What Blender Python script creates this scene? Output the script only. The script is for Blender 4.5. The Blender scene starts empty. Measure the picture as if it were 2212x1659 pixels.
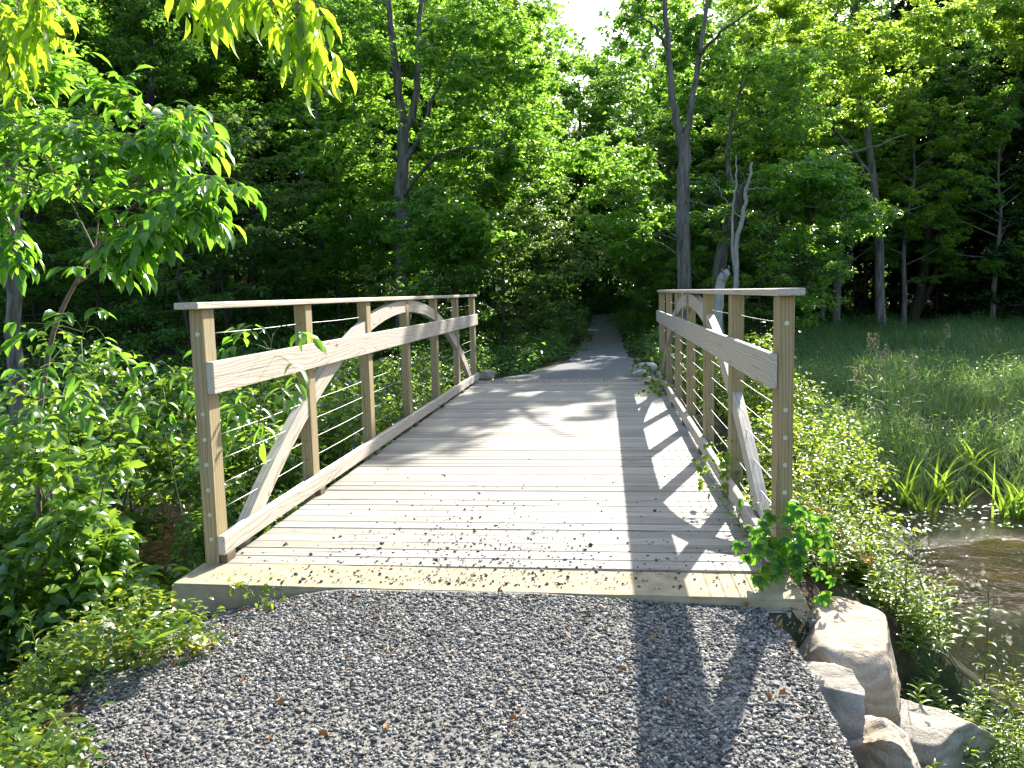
import bpy, bmesh, math, random
import numpy as np
from mathutils import Vector, Matrix, noise as mnoise
SC = bpy.context.scene
COL = SC.collection
R = math.radians
rng = np.random.RandomState(11)
random.seed(5)

# ------------------------------------------------------------------ camera
F_PX, PITCH, YAW, ROLL = 1756.9, R(6.3801), R(6.6977), R(1.3953)
CAM = np.array([0.718, -4.398, 1.5346])
_fw = np.array([-math.sin(YAW)*math.cos(PITCH), math.cos(YAW)*math.cos(PITCH), -math.sin(PITCH)])
_r = np.array([math.cos(YAW), math.sin(YAW), 0.0]); _u = np.cross(_r, _fw)
CR = math.cos(ROLL)*_r - math.sin(ROLL)*_u
CU = math.cos(ROLL)*_u + math.sin(ROLL)*_r
def at(x, y, depth):
    """world point seen towards (x, y) of a 2212 x 1659 sketch, `depth` metres ahead along the bridge axis"""
    d = _fw + (x-1106)/F_PX*CR - (y-829.5)/F_PX*CU
    return CAM + d*(depth/d[1])
cam = bpy.data.cameras.new('camera'); camo = bpy.data.objects.new('camera', cam); COL.objects.link(camo)
M = Matrix(((CR[0], CU[0], -_fw[0], CAM[0]), (CR[1], CU[1], -_fw[1], CAM[1]), (CR[2], CU[2], -_fw[2], CAM[2]), (0, 0, 0, 1)))
camo.matrix_world = M
cam.sensor_width = 36; cam.lens = 36*F_PX/2212; cam.clip_end = 2000; cam.clip_start = 0.05
SC.camera = camo

# ------------------------------------------------------------------ light
SUN_DIR = np.array([0.49, 1.46, 1.0]); SUN_DIR /= np.linalg.norm(SUN_DIR)
elev = math.asin(SUN_DIR[2]); azi = math.atan2(SUN_DIR[0], SUN_DIR[1])
w = bpy.data.worlds.new("World"); SC.world = w; w.use_nodes = True
nt = w.node_tree; nt.nodes.clear()
sky = nt.nodes.new('ShaderNodeTexSky'); sky.sky_type = 'NISHITA'; sky.sun_disc = False
sky.sun_elevation = elev; sky.sun_rotation = azi; sky.air_density = 1.0; sky.dust_density = 2.0
bg = nt.nodes.new('ShaderNodeBackground'); bg.inputs['Strength'].default_value = 0.12
wo = nt.nodes.new('ShaderNodeOutputWorld')
nt.links.new(sky.outputs[0], bg.inputs[0]); nt.links.new(bg.outputs[0], wo.inputs[0])
sl = bpy.data.lights.new('sun', 'SUN'); sl.energy = 5.0; sl.angle = R(0.5); sl.color = (1.0, 0.95, 0.86)
so = bpy.data.objects.new('sun', sl); COL.objects.link(so)
so.rotation_euler = Vector(SUN_DIR).to_track_quat('Z', 'Y').to_euler()
SC.view_settings.view_transform = 'Standard'; SC.view_settings.look = 'None'
SC.view_settings.exposure = 1.65; SC.view_settings.gamma = 1.0
cy = SC.cycles
cy.max_bounces = 7; cy.diffuse_bounces = 4; cy.glossy_bounces = 3; cy.transmission_bounces = 4; cy.transparent_max_bounces = 8
cy.caustics_reflective = False; cy.caustics_refractive = False; cy.sample_clamp_indirect = 6.0
cy.use_denoising = True

# ------------------------------------------------------------------ tagging
def tag(o, label=None, cat=None, group=None, kind=None):
    if label: o['label'] = label
    if cat: o['category'] = cat
    if group: o['group'] = group
    if kind: o['kind'] = kind
    return o
def empty(name, loc=(0, 0, 0), rz=0, label=None, cat=None, group=None):
    o = bpy.data.objects.new(name, None); COL.objects.link(o)
    o.location = [float(v) for v in loc]; o.rotation_euler = (0, 0, rz); o.empty_display_size = 0.1
    return tag(o, label, cat, group)
def link(name, me, mat, parent=None):
    o = bpy.data.objects.new(name, me); COL.objects.link(o)
    if mat is not None and not me.materials: me.materials.append(mat)
    if parent is not None: o.parent = parent
    return o
def copy_thing(root, loc=None, rz=None, scale=None, label=None):
    c = root.copy(); COL.objects.link(c)
    for ch in root.children:
        d = ch.copy(); COL.objects.link(d); d.parent = c
        for g in ch.children:
            e = g.copy(); COL.objects.link(e); e.parent = d
    if loc is not None: c.location = [float(v) for v in loc]
    if rz is not None: c.rotation_euler = (0, 0, rz)
    if scale is not None: c.scale = scale if hasattr(scale, '__len__') else (scale,)*3
    if label: c['label'] = label
    return c

# ------------------------------------------------------------------ materials
def newmat(name):
    m = bpy.data.materials.new(name); m.use_nodes = True
    t = m.node_tree; t.nodes.clear()
    out = t.nodes.new('ShaderNodeOutputMaterial')
    return m, t, out
def N(t, typ, **kw):
    n = t.nodes.new(typ)
    for k, v in kw.items():
        if k in n.inputs.keys(): n.inputs[k].default_value = v
        else: setattr(n, k, v)
    return n
def ramp(t, fac, stops, interp='LINEAR'):
    n = t.nodes.new('ShaderNodeValToRGB'); cr = n.color_ramp; cr.interpolation = interp
    while len(cr.elements) < len(stops): cr.elements.new(0.5)
    for e, (p, c) in zip(cr.elements, stops): e.position = p; e.color = (*c, 1.0) if len(c) == 3 else c
    t.links.new(fac, n.inputs[0]); return n.outputs[0]
def mixc(t, fac, a, b, mode='MIX'):
    n = t.nodes.new('ShaderNodeMix'); n.data_type = 'RGBA'; n.blend_type = mode
    for s, v in ((n.inputs[0], fac), (n.inputs[6], a), (n.inputs[7], b)):
        if hasattr(v, 'is_output'): t.links.new(v, s)
        elif hasattr(v, '__len__'): s.default_value = (*v, 1.0) if len(v) == 3 else v
        else: s.default_value = v
    return n.outputs[2]
def math_(t, op, a, b=0.5, clamp=False):
    n = t.nodes.new('ShaderNodeMath'); n.operation = op; n.use_clamp = clamp
    for s, v in ((n.inputs[0], a), (n.inputs[1], b)):
        if hasattr(v, 'is_output'): t.links.new(v, s)
        else: s.default_value = v
    return n.outputs[0]
def tex_noise(t, vec, scale, detail=4.0, rough=0.55, dist=0.0):
    n = N(t, 'ShaderNodeTexNoise', Scale=scale, Detail=detail, Roughness=rough, Distortion=dist)
    if vec is not None: t.links.new(vec, n.inputs['Vector'])
    return n.outputs[0]
def bump(t, h, strength=0.5, dist=0.01, nrm=None):
    n = N(t, 'ShaderNodeBump', Strength=strength, Distance=dist); t.links.new(h, n.inputs['Height'])
    if nrm is not None: t.links.new(nrm, n.inputs['Normal'])
    return n.outputs[0]
def pos(t):
    return t.nodes.new('ShaderNodeNewGeometry').outputs['Position']

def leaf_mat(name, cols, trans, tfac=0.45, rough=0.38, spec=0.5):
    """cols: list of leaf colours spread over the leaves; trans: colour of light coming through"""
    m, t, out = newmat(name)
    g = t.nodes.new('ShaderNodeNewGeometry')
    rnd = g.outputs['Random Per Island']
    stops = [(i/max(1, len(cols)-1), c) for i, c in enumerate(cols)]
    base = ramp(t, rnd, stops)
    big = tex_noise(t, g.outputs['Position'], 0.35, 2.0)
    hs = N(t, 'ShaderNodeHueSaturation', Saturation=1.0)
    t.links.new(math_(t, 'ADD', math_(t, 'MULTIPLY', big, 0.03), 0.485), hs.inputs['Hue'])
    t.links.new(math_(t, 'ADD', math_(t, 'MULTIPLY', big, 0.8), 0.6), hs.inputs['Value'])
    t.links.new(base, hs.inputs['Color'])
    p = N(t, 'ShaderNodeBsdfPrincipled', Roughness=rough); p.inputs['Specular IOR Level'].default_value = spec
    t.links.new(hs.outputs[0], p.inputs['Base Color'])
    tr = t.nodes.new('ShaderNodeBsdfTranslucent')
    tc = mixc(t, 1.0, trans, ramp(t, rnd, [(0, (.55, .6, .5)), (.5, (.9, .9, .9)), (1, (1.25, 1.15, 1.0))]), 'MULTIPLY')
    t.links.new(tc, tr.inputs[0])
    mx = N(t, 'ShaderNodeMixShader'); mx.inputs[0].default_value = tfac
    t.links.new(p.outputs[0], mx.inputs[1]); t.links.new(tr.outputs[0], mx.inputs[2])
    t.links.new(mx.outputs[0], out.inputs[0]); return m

def wood_mat(name, light, dark, grey, greyfac=0.5, rough=0.7, ring=22.0, checks=0.35):
    m, t, out = newmat(name)
    at_ = N(t, 'ShaderNodeAttribute', attribute_name='gr'); v = at_.outputs['Vector']
    mp = N(t, 'ShaderNodeMapping'); mp.inputs['Scale'].default_value = (0.10, 1, 1); t.links.new(v, mp.inputs[0])
    dn = N(t, 'ShaderNodeTexNoise', Scale=7.0, Detail=2.0); t.links.new(mp.outputs[0], dn.inputs['Vector'])
    mix = N(t, 'ShaderNodeVectorMath', operation='MULTIPLY_ADD')
    t.links.new(dn.outputs['Color'], mix.inputs[0]); mix.inputs[1].default_value = (0, .09, .09); t.links.new(mp.outputs[0], mix.inputs[2])
    wv = N(t, 'ShaderNodeTexWave', wave_type='RINGS', rings_direction='X', Scale=ring, Distortion=1.2)
    wv.inputs['Detail'].default_value = 2.0; t.links.new(mix.outputs[0], wv.inputs['Vector'])
    mp2 = N(t, 'ShaderNodeMapping'); mp2.inputs['Scale'].default_value = (1.5, 60, 60); t.links.new(v, mp2.inputs[0])
    fib = tex_noise(t, mp2.outputs[0], 3.0, 5.0, .6)
    c = ramp(t, wv.outputs['Fac'], [(0, light), (.55, light), (.82, dark), (1, light)])
    c = mixc(t, math_(t, 'MULTIPLY', fib, .55), c, mixc(t, .5, c, dark))
    pn = tex_noise(t, v, 1.1, 4.0)
    c = mixc(t, math_(t, 'MULTIPLY', ramp(t, pn, [(.3, (0, 0, 0)), (.75, (1, 1, 1))]), greyfac), c, mixc(t, .35, grey, c))
    isl = t.nodes.new('ShaderNodeNewGeometry').outputs['Random Per Island']
    c = mixc(t, 1.0, c, ramp(t, isl, [(0, (.70, .69, .68)), (1, (1.15, 1.13, 1.1))]), 'MULTIPLY')
    # knots
    vo = N(t, 'ShaderNodeTexVoronoi', Scale=2.3); mp3 = N(t, 'ShaderNodeMapping'); mp3.inputs['Scale'].default_value = (.6, 1.6, 1.6)
    t.links.new(v, mp3.inputs[0]); t.links.new(mp3.outputs[0], vo.inputs['Vector'])
    kn = ramp(t, vo.outputs['Distance'], [(.03, (1, 1, 1)), (.075, (0, 0, 0))])
    c = mixc(t, math_(t, 'MULTIPLY', kn, .75), c, (dark[0]*.35, dark[1]*.3, dark[2]*.28))
    # drying checks
    mp4 = N(t, 'ShaderNodeMapping'); mp4.inputs['Scale'].default_value = (.9, 26, 26); t.links.new(v, mp4.inputs[0])
    ck = ramp(t, tex_noise(t, mp4.outputs[0], 2.2, 3.0, .5), [(.62, (0, 0, 0)), (.68, (1, 1, 1))])
    c = mixc(t, math_(t, 'MULTIPLY', ck, checks), c, (.035, .03, .025))
    p = N(t, 'ShaderNodeBsdfPrincipled', Roughness=rough); p.inputs['Specular IOR Level'].default_value = .3
    t.links.new(c, p.inputs['Base Color'])
    hh = math_(t, 'SUBTRACT', math_(t, 'ADD', math_(t, 'MULTIPLY', fib, .5), math_(t, 'MULTIPLY', wv.outputs['Fac'], .3)), ck)
    t.links.new(bump(t, hh, .35, .004), p.inputs['Normal'])
    t.links.new(p.outputs[0], out.inputs[0]); return m

def simple_mat(name, c1, c2, scale, rough=.9, bstr=.5, bdist=.02, detail=6, spec=.3, stops=(.35, .65), dist=0.0, metal=0.0, vscale=(1, 1, 1)):
    m, t, out = newmat(name)
    tc = t.nodes.new('ShaderNodeTexCoord'); mp = N(t, 'ShaderNodeMapping'); mp.inputs['Scale'].default_value = vscale
    t.links.new(tc.outputs['Object'], mp.inputs[0])
    n = tex_noise(t, mp.outputs[0], scale, detail, .6, dist)
    c = ramp(t, n, [(stops[0], c1), (stops[1], c2)])
    p = N(t, 'ShaderNodeBsdfPrincipled', Roughness=rough, Metallic=metal); p.inputs['Specular IOR Level'].default_value = spec
    t.links.new(c, p.inputs['Base Color'])
    t.links.new(bump(t, n, bstr, bdist), p.inputs['Normal'])
    t.links.new(p.outputs[0], out.inputs[0]); return m

def rock_mat(name, c1, c2, c3):
    m, t, out = newmat(name)
    v = pos(t)
    a = tex_noise(t, v, 6.0, 6.0, .6, .6); b = tex_noise(t, v, 60.0, 4.0, .7); s = tex_noise(t, v, 170.0, 2.0, .6)
    wv = N(t, 'ShaderNodeTexWave', Scale=5.0, Distortion=9.0, wave_type='BANDS', bands_direction='Z'); wv.inputs['Detail'].default_value = 4.0
    t.links.new(v, wv.inputs['Vector'])
    c = ramp(t, a, [(.3, c1), (.5, c2), (.72, c3)])
    c = mixc(t, math_(t, 'MULTIPLY', wv.outputs['Fac'], .28), c, (c1[0]*.5, c1[1]*.48, c1[2]*.45))
    c = mixc(t, ramp(t, s, [(.58, (0, 0, 0)), (.68, (.6, .6, .6))]), c, (.05, .045, .04))
    c = mixc(t, ramp(t, b, [(.55, (0, 0, 0)), (.75, (.4, .4, .4))]), c, (.5, .48, .44))
    p = N(t, 'ShaderNodeBsdfPrincipled', Roughness=.85); p.inputs['Specular IOR Level'].default_value = .25
    t.links.new(c, p.inputs['Base Color'])
    h = math_(t, 'ADD', math_(t, 'ADD', math_(t, 'MULTIPLY', a, 1.0), math_(t, 'MULTIPLY', b, .35)), math_(t, 'MULTIPLY', wv.outputs['Fac'], .25))
    t.links.new(bump(t, h, .7, .03), p.inputs['Normal'])
    t.links.new(p.outputs[0], out.inputs[0]); return m

def bark_mat(name, c1, c2, scale=9.0):
    m, t, out = newmat(name)
    tc = t.nodes.new('ShaderNodeTexCoord'); mp = N(t, 'ShaderNodeMapping'); mp.inputs['Scale'].default_value = (1, 1, .16)
    t.links.new(tc.outputs['Object'], mp.inputs[0])
    n = tex_noise(t, mp.outputs[0], scale, 6.0, .65, .4); big = tex_noise(t, tc.outputs['Object'], 1.4, 3.0)
    c = ramp(t, n, [(.35, c1), (.68, c2)])
    c = mixc(t, ramp(t, big, [(.5, (0, 0, 0)), (.72, (.45, .45, .45))]), c, (.12, .13, .07))
    p = N(t, 'ShaderNodeBsdfPrincipled', Roughness=.9); p.inputs['Specular IOR Level'].default_value = .2
    t.links.new(c, p.inputs['Base Color']); t.links.new(bump(t, n, .9, .03), p.inputs['Normal'])
    t.links.new(p.outputs[0], out.inputs[0]); return m

def island_mat(name, stops, rough=.8, spec=.3, bscale=300.0):
    m, t, out = newmat(name)
    g = t.nodes.new('ShaderNodeNewGeometry')
    c = ramp(t, g.outputs['Random Per Island'], stops)
    n = tex_noise(t, g.outputs['Position'], bscale, 3.0)
    c = mixc(t, .5, c, mixc(t, 1.0, c, ramp(t, n, [(.3, (.5, .5, .5)), (.7, (1.4, 1.4, 1.4))]), 'MULTIPLY'))
    p = N(t, 'ShaderNodeBsdfPrincipled', Roughness=rough); p.inputs['Specular IOR Level'].default_value = spec
    t.links.new(c, p.inputs['Base Color']); t.links.new(bump(t, n, .4, .003), p.inputs['Normal'])
    t.links.new(p.outputs[0], out.inputs[0]); return m

MT = {}
MT['cap'] = wood_mat('weathered_rail_wood', (.56, .51, .44), (.24, .18, .115), (.50, .475, .43), .5)
MT['post'] = wood_mat('post_wood', (.38, .315, .175), (.17, .105, .04), (.34, .30, .21), .4, ring=16)
MT['deck'] = wood_mat('deck_wood', (.36, .34, .29), (.24, .215, .175), (.35, .345, .33), .6, ring=14, checks=.75)
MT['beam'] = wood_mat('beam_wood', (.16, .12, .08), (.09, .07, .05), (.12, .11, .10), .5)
MT['cable'] = simple_mat('steel_cable', (.22, .21, .22), (.30, .29, .29), 40, .45, .1, .001, metal=1.0)
MT['washer'] = simple_mat('galvanised_washer', (.5, .53, .40), (.62, .64, .5), 90, .45, .2, .002, metal=.4)
MT['strap'] = simple_mat('galvanised_strap', (.45, .5, .56), (.6, .63, .66), 60, .4, .1, .001, metal=.7)
MT['concrete'] = simple_mat('tan_concrete', (.27, .225, .14), (.39, .33, .22), 9, .9, .35, .006, 8)
MT['rock_tan'] = rock_mat('tan_granite', (.34, .25, .16), (.47, .38, .28), (.54, .48, .41))
MT['rock_grey'] = rock_mat('grey_granite', (.24, .215, .17), (.33, .30, .245), (.42, .39, .33))
MT['rock_pale'] = rock_mat('pale_rock', (.50, .47, .42), (.60, .57, .52), (.66, .63, .58))
MT['bark_grey'] = bark_mat('grey_bark', (.05, .046, .04), (.23, .22, .20))
MT['bark_dark'] = bark_mat('dark_bark', (.03, .027, .022), (.095, .085, .07))
MT['bark_pale'] = bark_mat('dead_wood', (.26, .245, .225), (.48, .465, .44), 14)
MT['twig'] = simple_mat('twig_bark', (.10, .075, .05), (.20, .16, .11), 30, .8, .4, .004, vscale=(1, 1, .3))
MT['stem_green'] = simple_mat('green_stem', (.06, .11, .03), (.10, .16, .05), 20, .6, .2, .002)
MT['stem_orange'] = simple_mat('orange_stem', (.30, .10, .03), (.42, .17, .05), 30, .6, .2, .002)
MT['gravel'] = island_mat('crushed_stone', [(0, (.035, .035, .034)), (.3, (.10, .098, .093)), (.55, (.185, .18, .168)), (.75, (.28, .27, .25)), (.93, (.42, .40, .355)), (1, (.42, .31, .22))])
MT['chips'] = island_mat('dark_stone_chips', [(0, (.03, .032, .036)), (.6, (.08, .083, .09)), (1, (.17, .17, .17))])
MT['dead_leaf'] = simple_mat('dead_leaf', (.30, .12, .035), (.46, .24, .09), 25, .7, .3, .004)
MT['fine_gravel'] = simple_mat('gravel_dust', (.11, .106, .097), (.27, .255, .22), 60, .95, .9, .012, 8, .2)
MT['trail'] = simple_mat('packed_gravel', (.12, .12, .12), (.23, .225, .215), 45, .95, .7, .015, 8, .2)
MT['soil'] = simple_mat('forest_soil', (.025, .02, .013), (.06, .05, .03), 3.0, .95, .8, .05, 8, .15)

G1 = [(.035, .11, .02), (.05, .145, .026), (.07, .175, .03)]
MT['leaf_far'] = leaf_mat('maple_leaf', G1, (.40, .74, .07), .5, .28, .8)
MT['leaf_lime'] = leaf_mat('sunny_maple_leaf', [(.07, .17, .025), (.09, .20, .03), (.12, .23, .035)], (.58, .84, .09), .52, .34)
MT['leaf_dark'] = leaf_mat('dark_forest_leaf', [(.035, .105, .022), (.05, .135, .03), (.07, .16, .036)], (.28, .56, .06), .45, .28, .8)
MT['leaf_blue'] = leaf_mat('cool_green_leaf', [(.03, .085, .03), (.045, .11, .035), (.055, .12, .03)], (.28, .48, .07), .45, .36)
MT['needle'] = leaf_mat('cedar_spray', [(.018, .05, .018), (.028, .068, .020), (.036, .075, .02)], (.06, .12, .02), .25, .5, .3)
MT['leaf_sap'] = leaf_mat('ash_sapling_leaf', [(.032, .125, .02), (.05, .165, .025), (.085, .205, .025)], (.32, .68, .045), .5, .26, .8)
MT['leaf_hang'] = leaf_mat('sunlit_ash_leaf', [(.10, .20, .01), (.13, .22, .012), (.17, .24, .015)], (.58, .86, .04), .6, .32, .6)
MT['leaf_bush'] = leaf_mat('bush_leaf', [(.045, .12, .018), (.065, .16, .025), (.11, .20, .03)], (.36, .58, .05), .42, .27, .75)
MT['leaf_gold'] = leaf_mat('yellow_green_leaf', [(.06, .14, .018), (.09, .18, .022), (.13, .21, .026)], (.46, .62, .06), .45, .34)
MT['leaf_weed'] = leaf_mat('weed_leaf', [(.05, .12, .02), (.08, .16, .02), (.13, .20, .02)], (.40, .52, .04), .42, .36)
MT['leaf_vine'] = leaf_mat('creeper_leaf', [(.03, .12, .015), (.045, .15, .02), (.07, .17, .02)], (.22, .5, .03), .5, .32)
MT['leaf_rust'] = leaf_mat('rusty_leaf', [(.30, .12, .02), (.38, .18, .03), (.45, .28, .04)], (.5, .25, .04), .35, .5)
MT['seed'] = leaf_mat('pale_seed_head', [(.38, .36, .30), (.46, .43, .36), (.5, .42, .38)], (.4, .36, .28), .3, .6)
MT['plume'] = leaf_mat('reed_plume', [(.30, .25, .16), (.38, .32, .21), (.44, .38, .26)], (.4, .34, .2), .35, .6)
MT['grass'] = leaf_mat('marsh_grass', [(.08, .18, .065), (.105, .21, .075), (.15, .24, .08)], (.42, .64, .16), .4, .45, .4)
MT['grass_dark'] = leaf_mat('shade_grass', [(.07, .17, .07), (.095, .20, .08), (.13, .22, .08)], (.36, .56, .14), .35, .5, .3)
MT['cattail'] = leaf_mat('cattail_blade', [(.07, .17, .02), (.10, .20, .025), (.12, .21, .03)], (.36, .56, .05), .45, .35)
MT['yellow_leaf'] = leaf_mat('yellow_leaf', [(.40, .38, .02), (.5, .46, .03), (.55, .5, .05)], (.6, .55, .04), .4, .4)
MT['petal'] = leaf_mat('yellow_petal', [(.55, .42, .02), (.6, .48, .03)], (.5, .4, .03), .3, .5)

def water_mat():
    m, t, out = newmat('stream_water')
    v = pos(t)
    big = tex_noise(t, v, .8, 3.0, .5, .4); sep = N(t, 'ShaderNodeSeparateXYZ'); t.links.new(v, sep.inputs[0])
    yy = math_(t, 'ADD', sep.outputs['Y'], math_(t, 'MULTIPLY', sep.outputs['X'], -.12)); yy = math_(t, 'ADD', yy, math_(t, 'MULTIPLY', big, 1.6))
    rip = ramp(t, math_(t, 'MULTIPLY', yy, .1), [(.20, (1, 1, 1)), (.245, (.0, .0, .0)), (.40, (0, 0, 0)), (.455, (1, 1, 1))])
    n1 = tex_noise(t, v, 27.0, 3.0, .6); n2 = tex_noise(t, v, 5.0, 2.0, .5)
    h = math_(t, 'ADD', math_(t, 'MULTIPLY', math_(t, 'MULTIPLY', n1, math_(t, 'ADD', math_(t, 'MULTIPLY', rip, .92), .08)), .055), math_(t, 'MULTIPLY', n2, .010))
    nb = bump(t, h, 1.0, 1.0)
    fr = N(t, 'ShaderNodeFresnel', IOR=1.33); t.links.new(nb, fr.inputs['Normal'])
    gl = N(t, 'ShaderNodeBsdfGlossy', Roughness=.03); t.links.new(nb, gl.inputs['Normal'])
    tr = N(t, 'ShaderNodeBsdfTransparent'); tr.inputs[0].default_value = (.72, .58, .36, 1)
    mx = N(t, 'ShaderNodeMixShader'); t.links.new(math_(t, 'ADD', fr.outputs[0], .02), mx.inputs[0])
    t.links.new(tr.outputs[0], mx.inputs[1]); t.links.new(gl.outputs[0], mx.inputs[2])
    t.links.new(mx.outputs[0], out.inputs[0]); return m
MT['water'] = water_mat()

def ground_mat():
    m, t, out = newmat('ground_cover')
    v = pos(t); sep = N(t, 'ShaderNodeSeparateXYZ'); t.links.new(v, sep.inputs[0])
    a = tex_noise(t, v, 1.3, 8.0, .62); b = tex_noise(t, v, 14.0, 6.0, .65)
    soil = ramp(t, b, [(.3, (.022, .017, .011)), (.55, (.055, .042, .026)), (.75, (.09, .075, .05))])
    grn = ramp(t, b, [(.3, (.015, .032, .008)), (.7, (.04, .075, .018))])
    c = mixc(t, ramp(t, a, [(.42, (0, 0, 0)), (.6, (1, 1, 1))]), soil, grn)
    bed = ramp(t, tex_noise(t, v, 3.2, 7.0, .65, .5), [(.32, (.035, .023, .008)), (.5, (.12, .082, .026)), (.68, (.25, .18, .065))])
    c = mixc(t, ramp(t, math_(t, 'ADD', sep.outputs['Z'], 2.0), [(.98, (1, 1, 1)), (1.0, (0, 0, 0))]), c, bed)
    p = N(t, 'ShaderNodeBsdfPrincipled', Roughness=.95); p.inputs['Specular IOR Level'].default_value = .15
    t.links.new(c, p.inputs['Base Color']); t.links.new(bump(t, math_(t, 'ADD', a, b), .7, .05), p.inputs['Normal'])
    t.links.new(p.outputs[0], out.inputs[0]); return m
MT['ground'] = ground_mat()

# ------------------------------------------------------------------ mesh helpers
def np_mesh(name, V, faces_flat, starts, smooth=False):
    me = bpy.data.meshes.new(name)
    me.vertices.add(len(V)); me.vertices.foreach_set('co', np.ascontiguousarray(V, dtype=np.float32).ravel())
    me.loops.add(len(faces_flat)); me.loops.foreach_set('vertex_index', np.ascontiguousarray(faces_flat, dtype=np.int32))
    me.polygons.add(len(starts)); me.polygons.foreach_set('loop_start', np.ascontiguousarray(starts, dtype=np.int32))
    if smooth: me.polygons.foreach_set('use_smooth', np.ones(len(starts), dtype=bool))
    me.update(calc_edges=True); return me
def norm(a):
    return a/np.maximum(np.linalg.norm(a, axis=-1, keepdims=True), 1e-9)

T_KITE = (np.array([(0, 0, 0), (.42, .5, .10), (1, 0, -.12), (.42, -.5, .10)], float), [(0, 1, 2), (0, 2, 3)])
T_OVATE = (np.array([(0, 0, 0), (.26, .40, .10), (.28, 0, .02), (.26, -.40, .10), (.58, .46, .08), (.60, 0, -.02), (.58, -.46, .08), (.82, .24, -.03), (.84, 0, -.08), (.82, -.24, -.03), (1.0, 0, -.18)], float),
           [(0, 1, 2), (0, 2, 3), (1, 4, 5, 2), (2, 5, 6, 3), (4, 7, 8, 5), (5, 8, 9, 6), (7, 10, 8), (8, 10, 9)])
T_MAPLE = (np.array([(0, 0, 0), (.12, .42, .04), (.38, .30, .05), (.50, .58, .0), (.66, .24, .02), (1, 0, -.08), (.66, -.24, .02), (.50, -.58, .0), (.38, -.30, .05), (.12, -.42, .04)], float),
           [(0, 1, 2), (0, 2, 4, 5), (2, 3, 4), (0, 5, 6, 8), (6, 7, 8), (0, 8, 9)])
def _blade(n=4):
    V = []; Fc = []
    for i in range(n+1):
        a = i/n; wd = .5*(1-a**2.2) + .02; droop = -.55*a**2.2
        V += [(a*(1-.12*a), wd, droop), (a*(1-.12*a), -wd, droop)]
    for i in range(n): Fc.append((2*i, 2*i+2, 2*i+3, 2*i+1))
    return (np.array(V, float), Fc)
T_BLADE = _blade(4)
T_BLADE3 = _blade(2)

class Leaves:
    def __init__(s): s.C = []; s.D = []; s.Nn = []; s.L = []; s.W = []
    def add(s, C, D, Nn, L, W):
        C = np.atleast_2d(np.asarray(C, float)); n = len(C)
        s.C.append(C); s.D.append(np.broadcast_to(np.asarray(D, float), (n, 3))); s.Nn.append(np.broadcast_to(np.asarray(Nn, float), (n, 3)))
        s.L.append(np.broadcast_to(np.asarray(L, float), (n,))); s.W.append(np.broadcast_to(np.asarray(W, float), (n,)))
    def mesh(s, name, tmpl=T_KITE, origin=(0, 0, 0), smooth=False):
        C = np.concatenate(s.C) - np.asarray(origin, float); D = norm(np.concatenate(s.D)); Nn = np.concatenate(s.Nn); L = np.concatenate(s.L); W = np.concatenate(s.W)
        S = norm(np.cross(Nn, D)); Nn = np.cross(D, S)
        tv, tf = tmpl; k = len(tv); n = len(C)
        V = C[:, None, :] + tv[None, :, 0, None]*(D*L[:, None])[:, None, :] + tv[None, :, 1, None]*(S*W[:, None])[:, None, :] + tv[None, :, 2, None]*(Nn*L[:, None])[:, None, :]
        flat = np.concatenate([np.array(f) for f in tf]); st = np.cumsum([0]+[len(f) for f in tf])[:-1]
        off = np.arange(n)[:, None]
        return np_mesh(name, V.reshape(-1, 3), (flat[None, :] + off*k).ravel(), (st[None, :] + off*len(flat)).ravel(), smooth)
    def build(s, name, mat, parent=None, tmpl=T_KITE, origin=(0, 0, 0), smooth=False):
        return link(name, s.mesh(name, tmpl, origin, smooth), mat, parent)

def rvec(n, rs=rng):
    return norm(rs.normal(size=(n, 3)))
def clump(Lv, c, rad, n, L, W, flat=.6, up=.75, droop=.25, rs=rng, shell=.55):
    """n leaves round c: thicker towards the outside, faces mostly upward"""
    d = rvec(n, rs); rr = (shell + (1-shell)*rs.rand(n))**1.0*(rs.rand(n)**.33)
    rad = np.asarray(rad, float)
    P = c + d*rr[:, None]*rad*np.array([1, 1, flat])
    a = rs.rand(n)*2*math.pi
    D = np.stack([np.cos(a), np.sin(a), -droop + .35*rs.normal(size=n)], 1) + .7*d*np.array([1, 1, .3])
    Nn = rs.normal(size=(n, 3))*(1-up) + np.array([0, 0, up]) + .2*d
    s = .65 + .6*rs.rand(n)
    Lv.add(P, D, Nn, L*s, W*s)

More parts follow.
